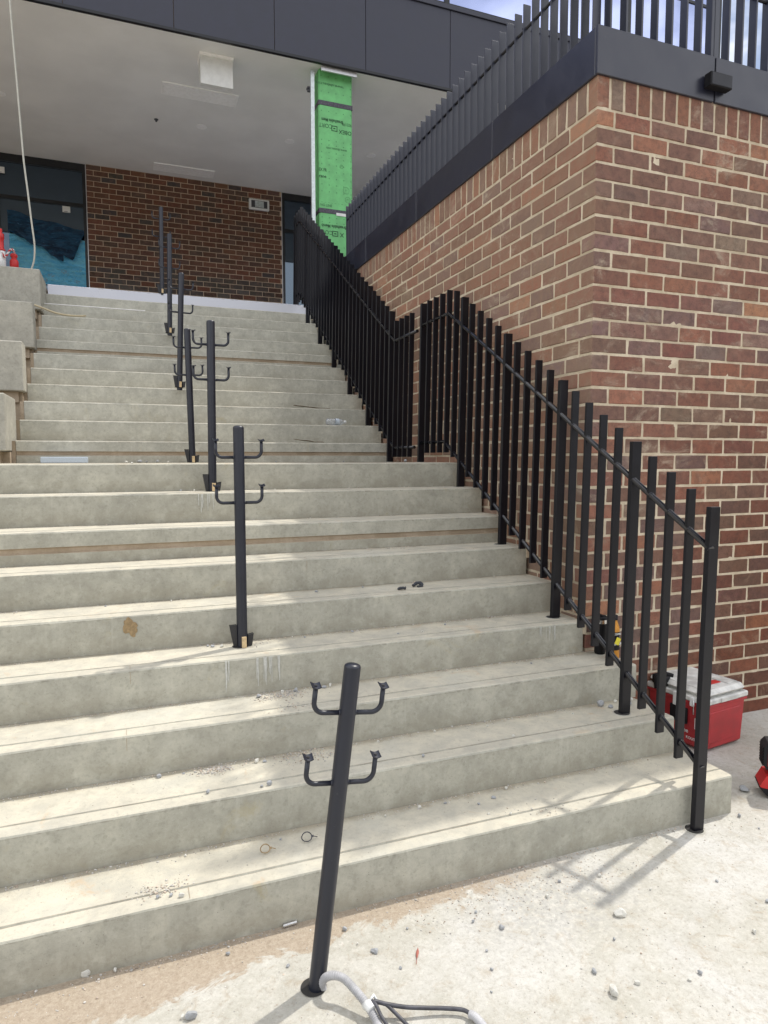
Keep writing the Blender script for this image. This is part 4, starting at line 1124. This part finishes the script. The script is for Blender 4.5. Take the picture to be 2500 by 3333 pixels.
tread_stones(2, [(.46, .235, .014), (.49, .225, .009), (.09, .24, .010), (.25, .05, .009), (.47, .03, .012), (.44, .025, .007), (1.25, .25, .007), (1.5, .22, .007), (.98, .24, .007), (1.55, .08, .008), (1.1, .04, .008), (.18, .24, .006)])
tread_stones(2, [(2.14, .235, .020), (2.17, .20, .013), (2.28, .20, .022), (2.33, .24, .012), (2.24, .25, .010), (1.95, .2, .007)])
tread_stones(3, [(.52, .22, .014), (.63, .245, .010), (.78, .24, .015), (.82, .235, .011), (.85, .24, .012), (.69, .235, .012), (1.9, .2, .007), (1.5, .24, .006)])
tread_stones(4, [(.36, .22, .011), (.40, .20, .009), (.34, .235, .007), (1.05, .24, .008), (1.55, .2, .007), (.8, .22, .006), (1.25, .12, .006), (1.38, .11, .007)])
tread_stones(5, [(.93, .2, .009), (1.2, .23, .006), (.2, .24, .006), (-.1, .23, .006)])
tread_stones(8, [(.32, .24, .009), (.4, .24, .008), (.9, .24, .007), (1.4, .24, .006)])
tread_stones(9, [(.02, 1.30, .014), (.12, 1.33, .018), (.17, 1.31, .014), (.25, 1.32, .016), (.33, 1.33, .011), (.9, 1.33, .012), (1.2, 1.32, .010), (.7, 1.3, .012), (2.1, .65, .018), (1.8, 1.33, .010), (.05, .2, .010)])
def grit():
    rnd = random.Random(3); mb = MB()
    base = []
    bm = bmesh.new(); bmesh.ops.create_icosphere(bm, subdivisions=1, radius=1); ico = [v.co.copy() for v in bm.verts]; icf = [tuple(v.index for v in f.verts) for f in bm.faces]; bm.free()
    def g(x, y, z, s):
        c = rnd.uniform(.28, .58); t = rnd.random(); col = (c*1.04, c, c*.93, 1) if t < .6 else (c*1.1, c*.92, c*.75, 1)
        sx, sy, sz = s*rnd.uniform(.6, 1.3), s*rnd.uniform(.6, 1.2), s*rnd.uniform(.4, .8); a = rnd.uniform(0, 6.28)
        ca, sa = cos(a), sin(a); vs = []
        for p in ico:
            q = p*rnd.uniform(.75, 1.1); X, Y = q.x*sx, q.y*sy; vs.append((x + X*ca - Y*sa, y + X*sa + Y*ca, z + sz*.7 + q.z*sz))
        mb.add(vs, icf, col=col)
    for k in range(0, 9):                              # along the foot of each riser
        y = (YK[k+1] if k < 9 else 0)
        for i in range(1000 if k < 5 else 420):
            x = rnd.uniform(-.7, 2.2)
            dens = .5 + mnoise.noise(Vector((x*2.6, k*3.7, 0)))
            if rnd.random() > dens + .1: continue
            d = abs(rnd.gauss(0, .018)) + .003; g(x, y - d, k*R_, rnd.uniform(.0010, .0032)*(1.8 if rnd.random() < .12 else 1))
    for k in range(1, 9):
        for i in range(150):
            x = rnd.uniform(-.6, 2.2); y = YK[k] + rnd.uniform(.015, .25); g(x, y, k*R_+.001, rnd.uniform(.0008, .0022))
    for (cx, cy, k, n, s) in ((.30, 2.60, 2, 420, .03), (.62, 2.86, 3, 420, .05), (.57, 3.12, 4, 30, .05), (.06, 2.17, 1, 160, .03), (.68, 2.59, 2, 260, .05), (1.5, 2.14, 1, 40, .06), (.65, 2.70, 3, 60, .04), (1.47, 3.68, 6, 60, .05)):
        for i in range(n): g(rnd.gauss(cx, s*1.3), min(max(rnd.gauss(cy, s*.6), YK[k]+.01), YK[k+1]-.005), k*R_+.001, rnd.uniform(.001, .0042))
    for i in range(5200):
        x = rnd.uniform(-.5, 3.4); y = rnd.uniform(1.1, 2.08)
        dens = .45 + .9*mnoise.noise(Vector((x*2, y*2.6, 5)))
        if rnd.random() > dens: continue
        g(x, y, 0, rnd.uniform(.0008, .0026)*(1.8 if rnd.random() < .06 else 1))
    for i in range(700): g(rnd.gauss(1.35, .28), min(rnd.gauss(1.97, .07), 2.08), 0, rnd.uniform(.001, .0036))
    for i in range(120): g(rnd.uniform(2.5, 3.4), rnd.uniform(2.1, 2.9), 0, rnd.uniform(.001, .0035))
    m, nt, b = new_mat('grit'); gg = G(nt); at_ = gg.n('ShaderNodeAttribute', attribute_name='Col'); gg.l(at_.outputs['Color'], b.inputs['Base Color']); b.inputs['Roughness'].default_value = .9
    o = mb.build('gravel', m, None, colors=True, recalc=False); tag(o, 'fine grey grit scattered over the treads and slab', 'grit', kind='stuff')
grit()

# ------------------------------------------------------------------ light, sky, camera
SUN = Vector((.53, .183, 1.0)).normalized()
el = math.asin(SUN.z); az = math.atan2(SUN.x, SUN.y)
sl = bpy.data.lights.new('sun', 'SUN'); sl.energy = 3.3; sl.angle = rad(1.0); sl.color = (1.0, .955, .88)
so = bpy.data.objects.new('sun', sl); so.rotation_euler = SUN.to_track_quat('Z', 'Y').to_euler(); link(so)
w = bpy.data.worlds.new('World'); sc.world = w; w.use_nodes = True; nt = w.node_tree; g = G(nt)
bg = nt.nodes['Background']; sky = g.n('ShaderNodeTexSky'); sky.sky_type = 'NISHITA'; sky.sun_disc = False
sky.sun_elevation = el; sky.sun_rotation = az; sky.dust_density = 1.6; sky.air_density = 1.0; sky.ozone_density = 1.0; sky.altitude = 200
tc = g.n('ShaderNodeTexCoord'); n = g.noise(g.mapv(tc.outputs['Generated'], (1, 1, 2.2)), 2.4, 6, .6, .4)
z = sep(g, tc.outputs['Generated'])[2]
cl = g.math('MULTIPLY', g.ramp(n, .32, .56), g.ramp(z, -.02, .12))
cs = g.mix(g.math('MULTIPLY', cl, .85), sky.outputs[0], (17.0, 16.9, 17.0))
tl = g.math('ADD', .10, g.math('MULTIPLY', g.noise(tc.outputs['Generated'], 9, 4, .6), .09))
cs = g.mix(g.ramp(g.math('SUBTRACT', z, tl), -.01, .01), (.35, .42, .30), cs)  # unseen dark band along the horizon, added to darken reflections in the metalwork
g.l(cs, bg.inputs['Color']); bg.inputs['Strength'].default_value = .127
cd = bpy.data.cameras.new('camera'); co = bpy.data.objects.new('camera', cd); link(co); sc.camera = co
Rv = Vector((0.9327596454231496, -0.36049604681522707, -0.0014297204879815783)); Uv = Vector((0.029540496818557305, 0.07248026452306766, 0.9969322796972615)); Fv = Vector((0.359286519254192, 0.9299404343748366, -0.07825589816076038))
mw = Matrix((( Rv.x, Uv.x, -Fv.x, 0), (Rv.y, Uv.y, -Fv.y, 0), (Rv.z, Uv.z, -Fv.z, H_EYE), (0, 0, 0, 1)))
co.matrix_world = mw
cd.sensor_fit = 'VERTICAL'; cd.sensor_height = 24; cd.lens = 24*2187.7/3333; cd.clip_start = .05; cd.clip_end = 1500
sc.view_settings.view_transform = 'Standard'; sc.view_settings.look = 'None'; sc.view_settings.exposure = 0
sc.render.engine = 'CYCLES'; sc.cycles.max_bounces = 8; sc.cycles.diffuse_bounces = 5
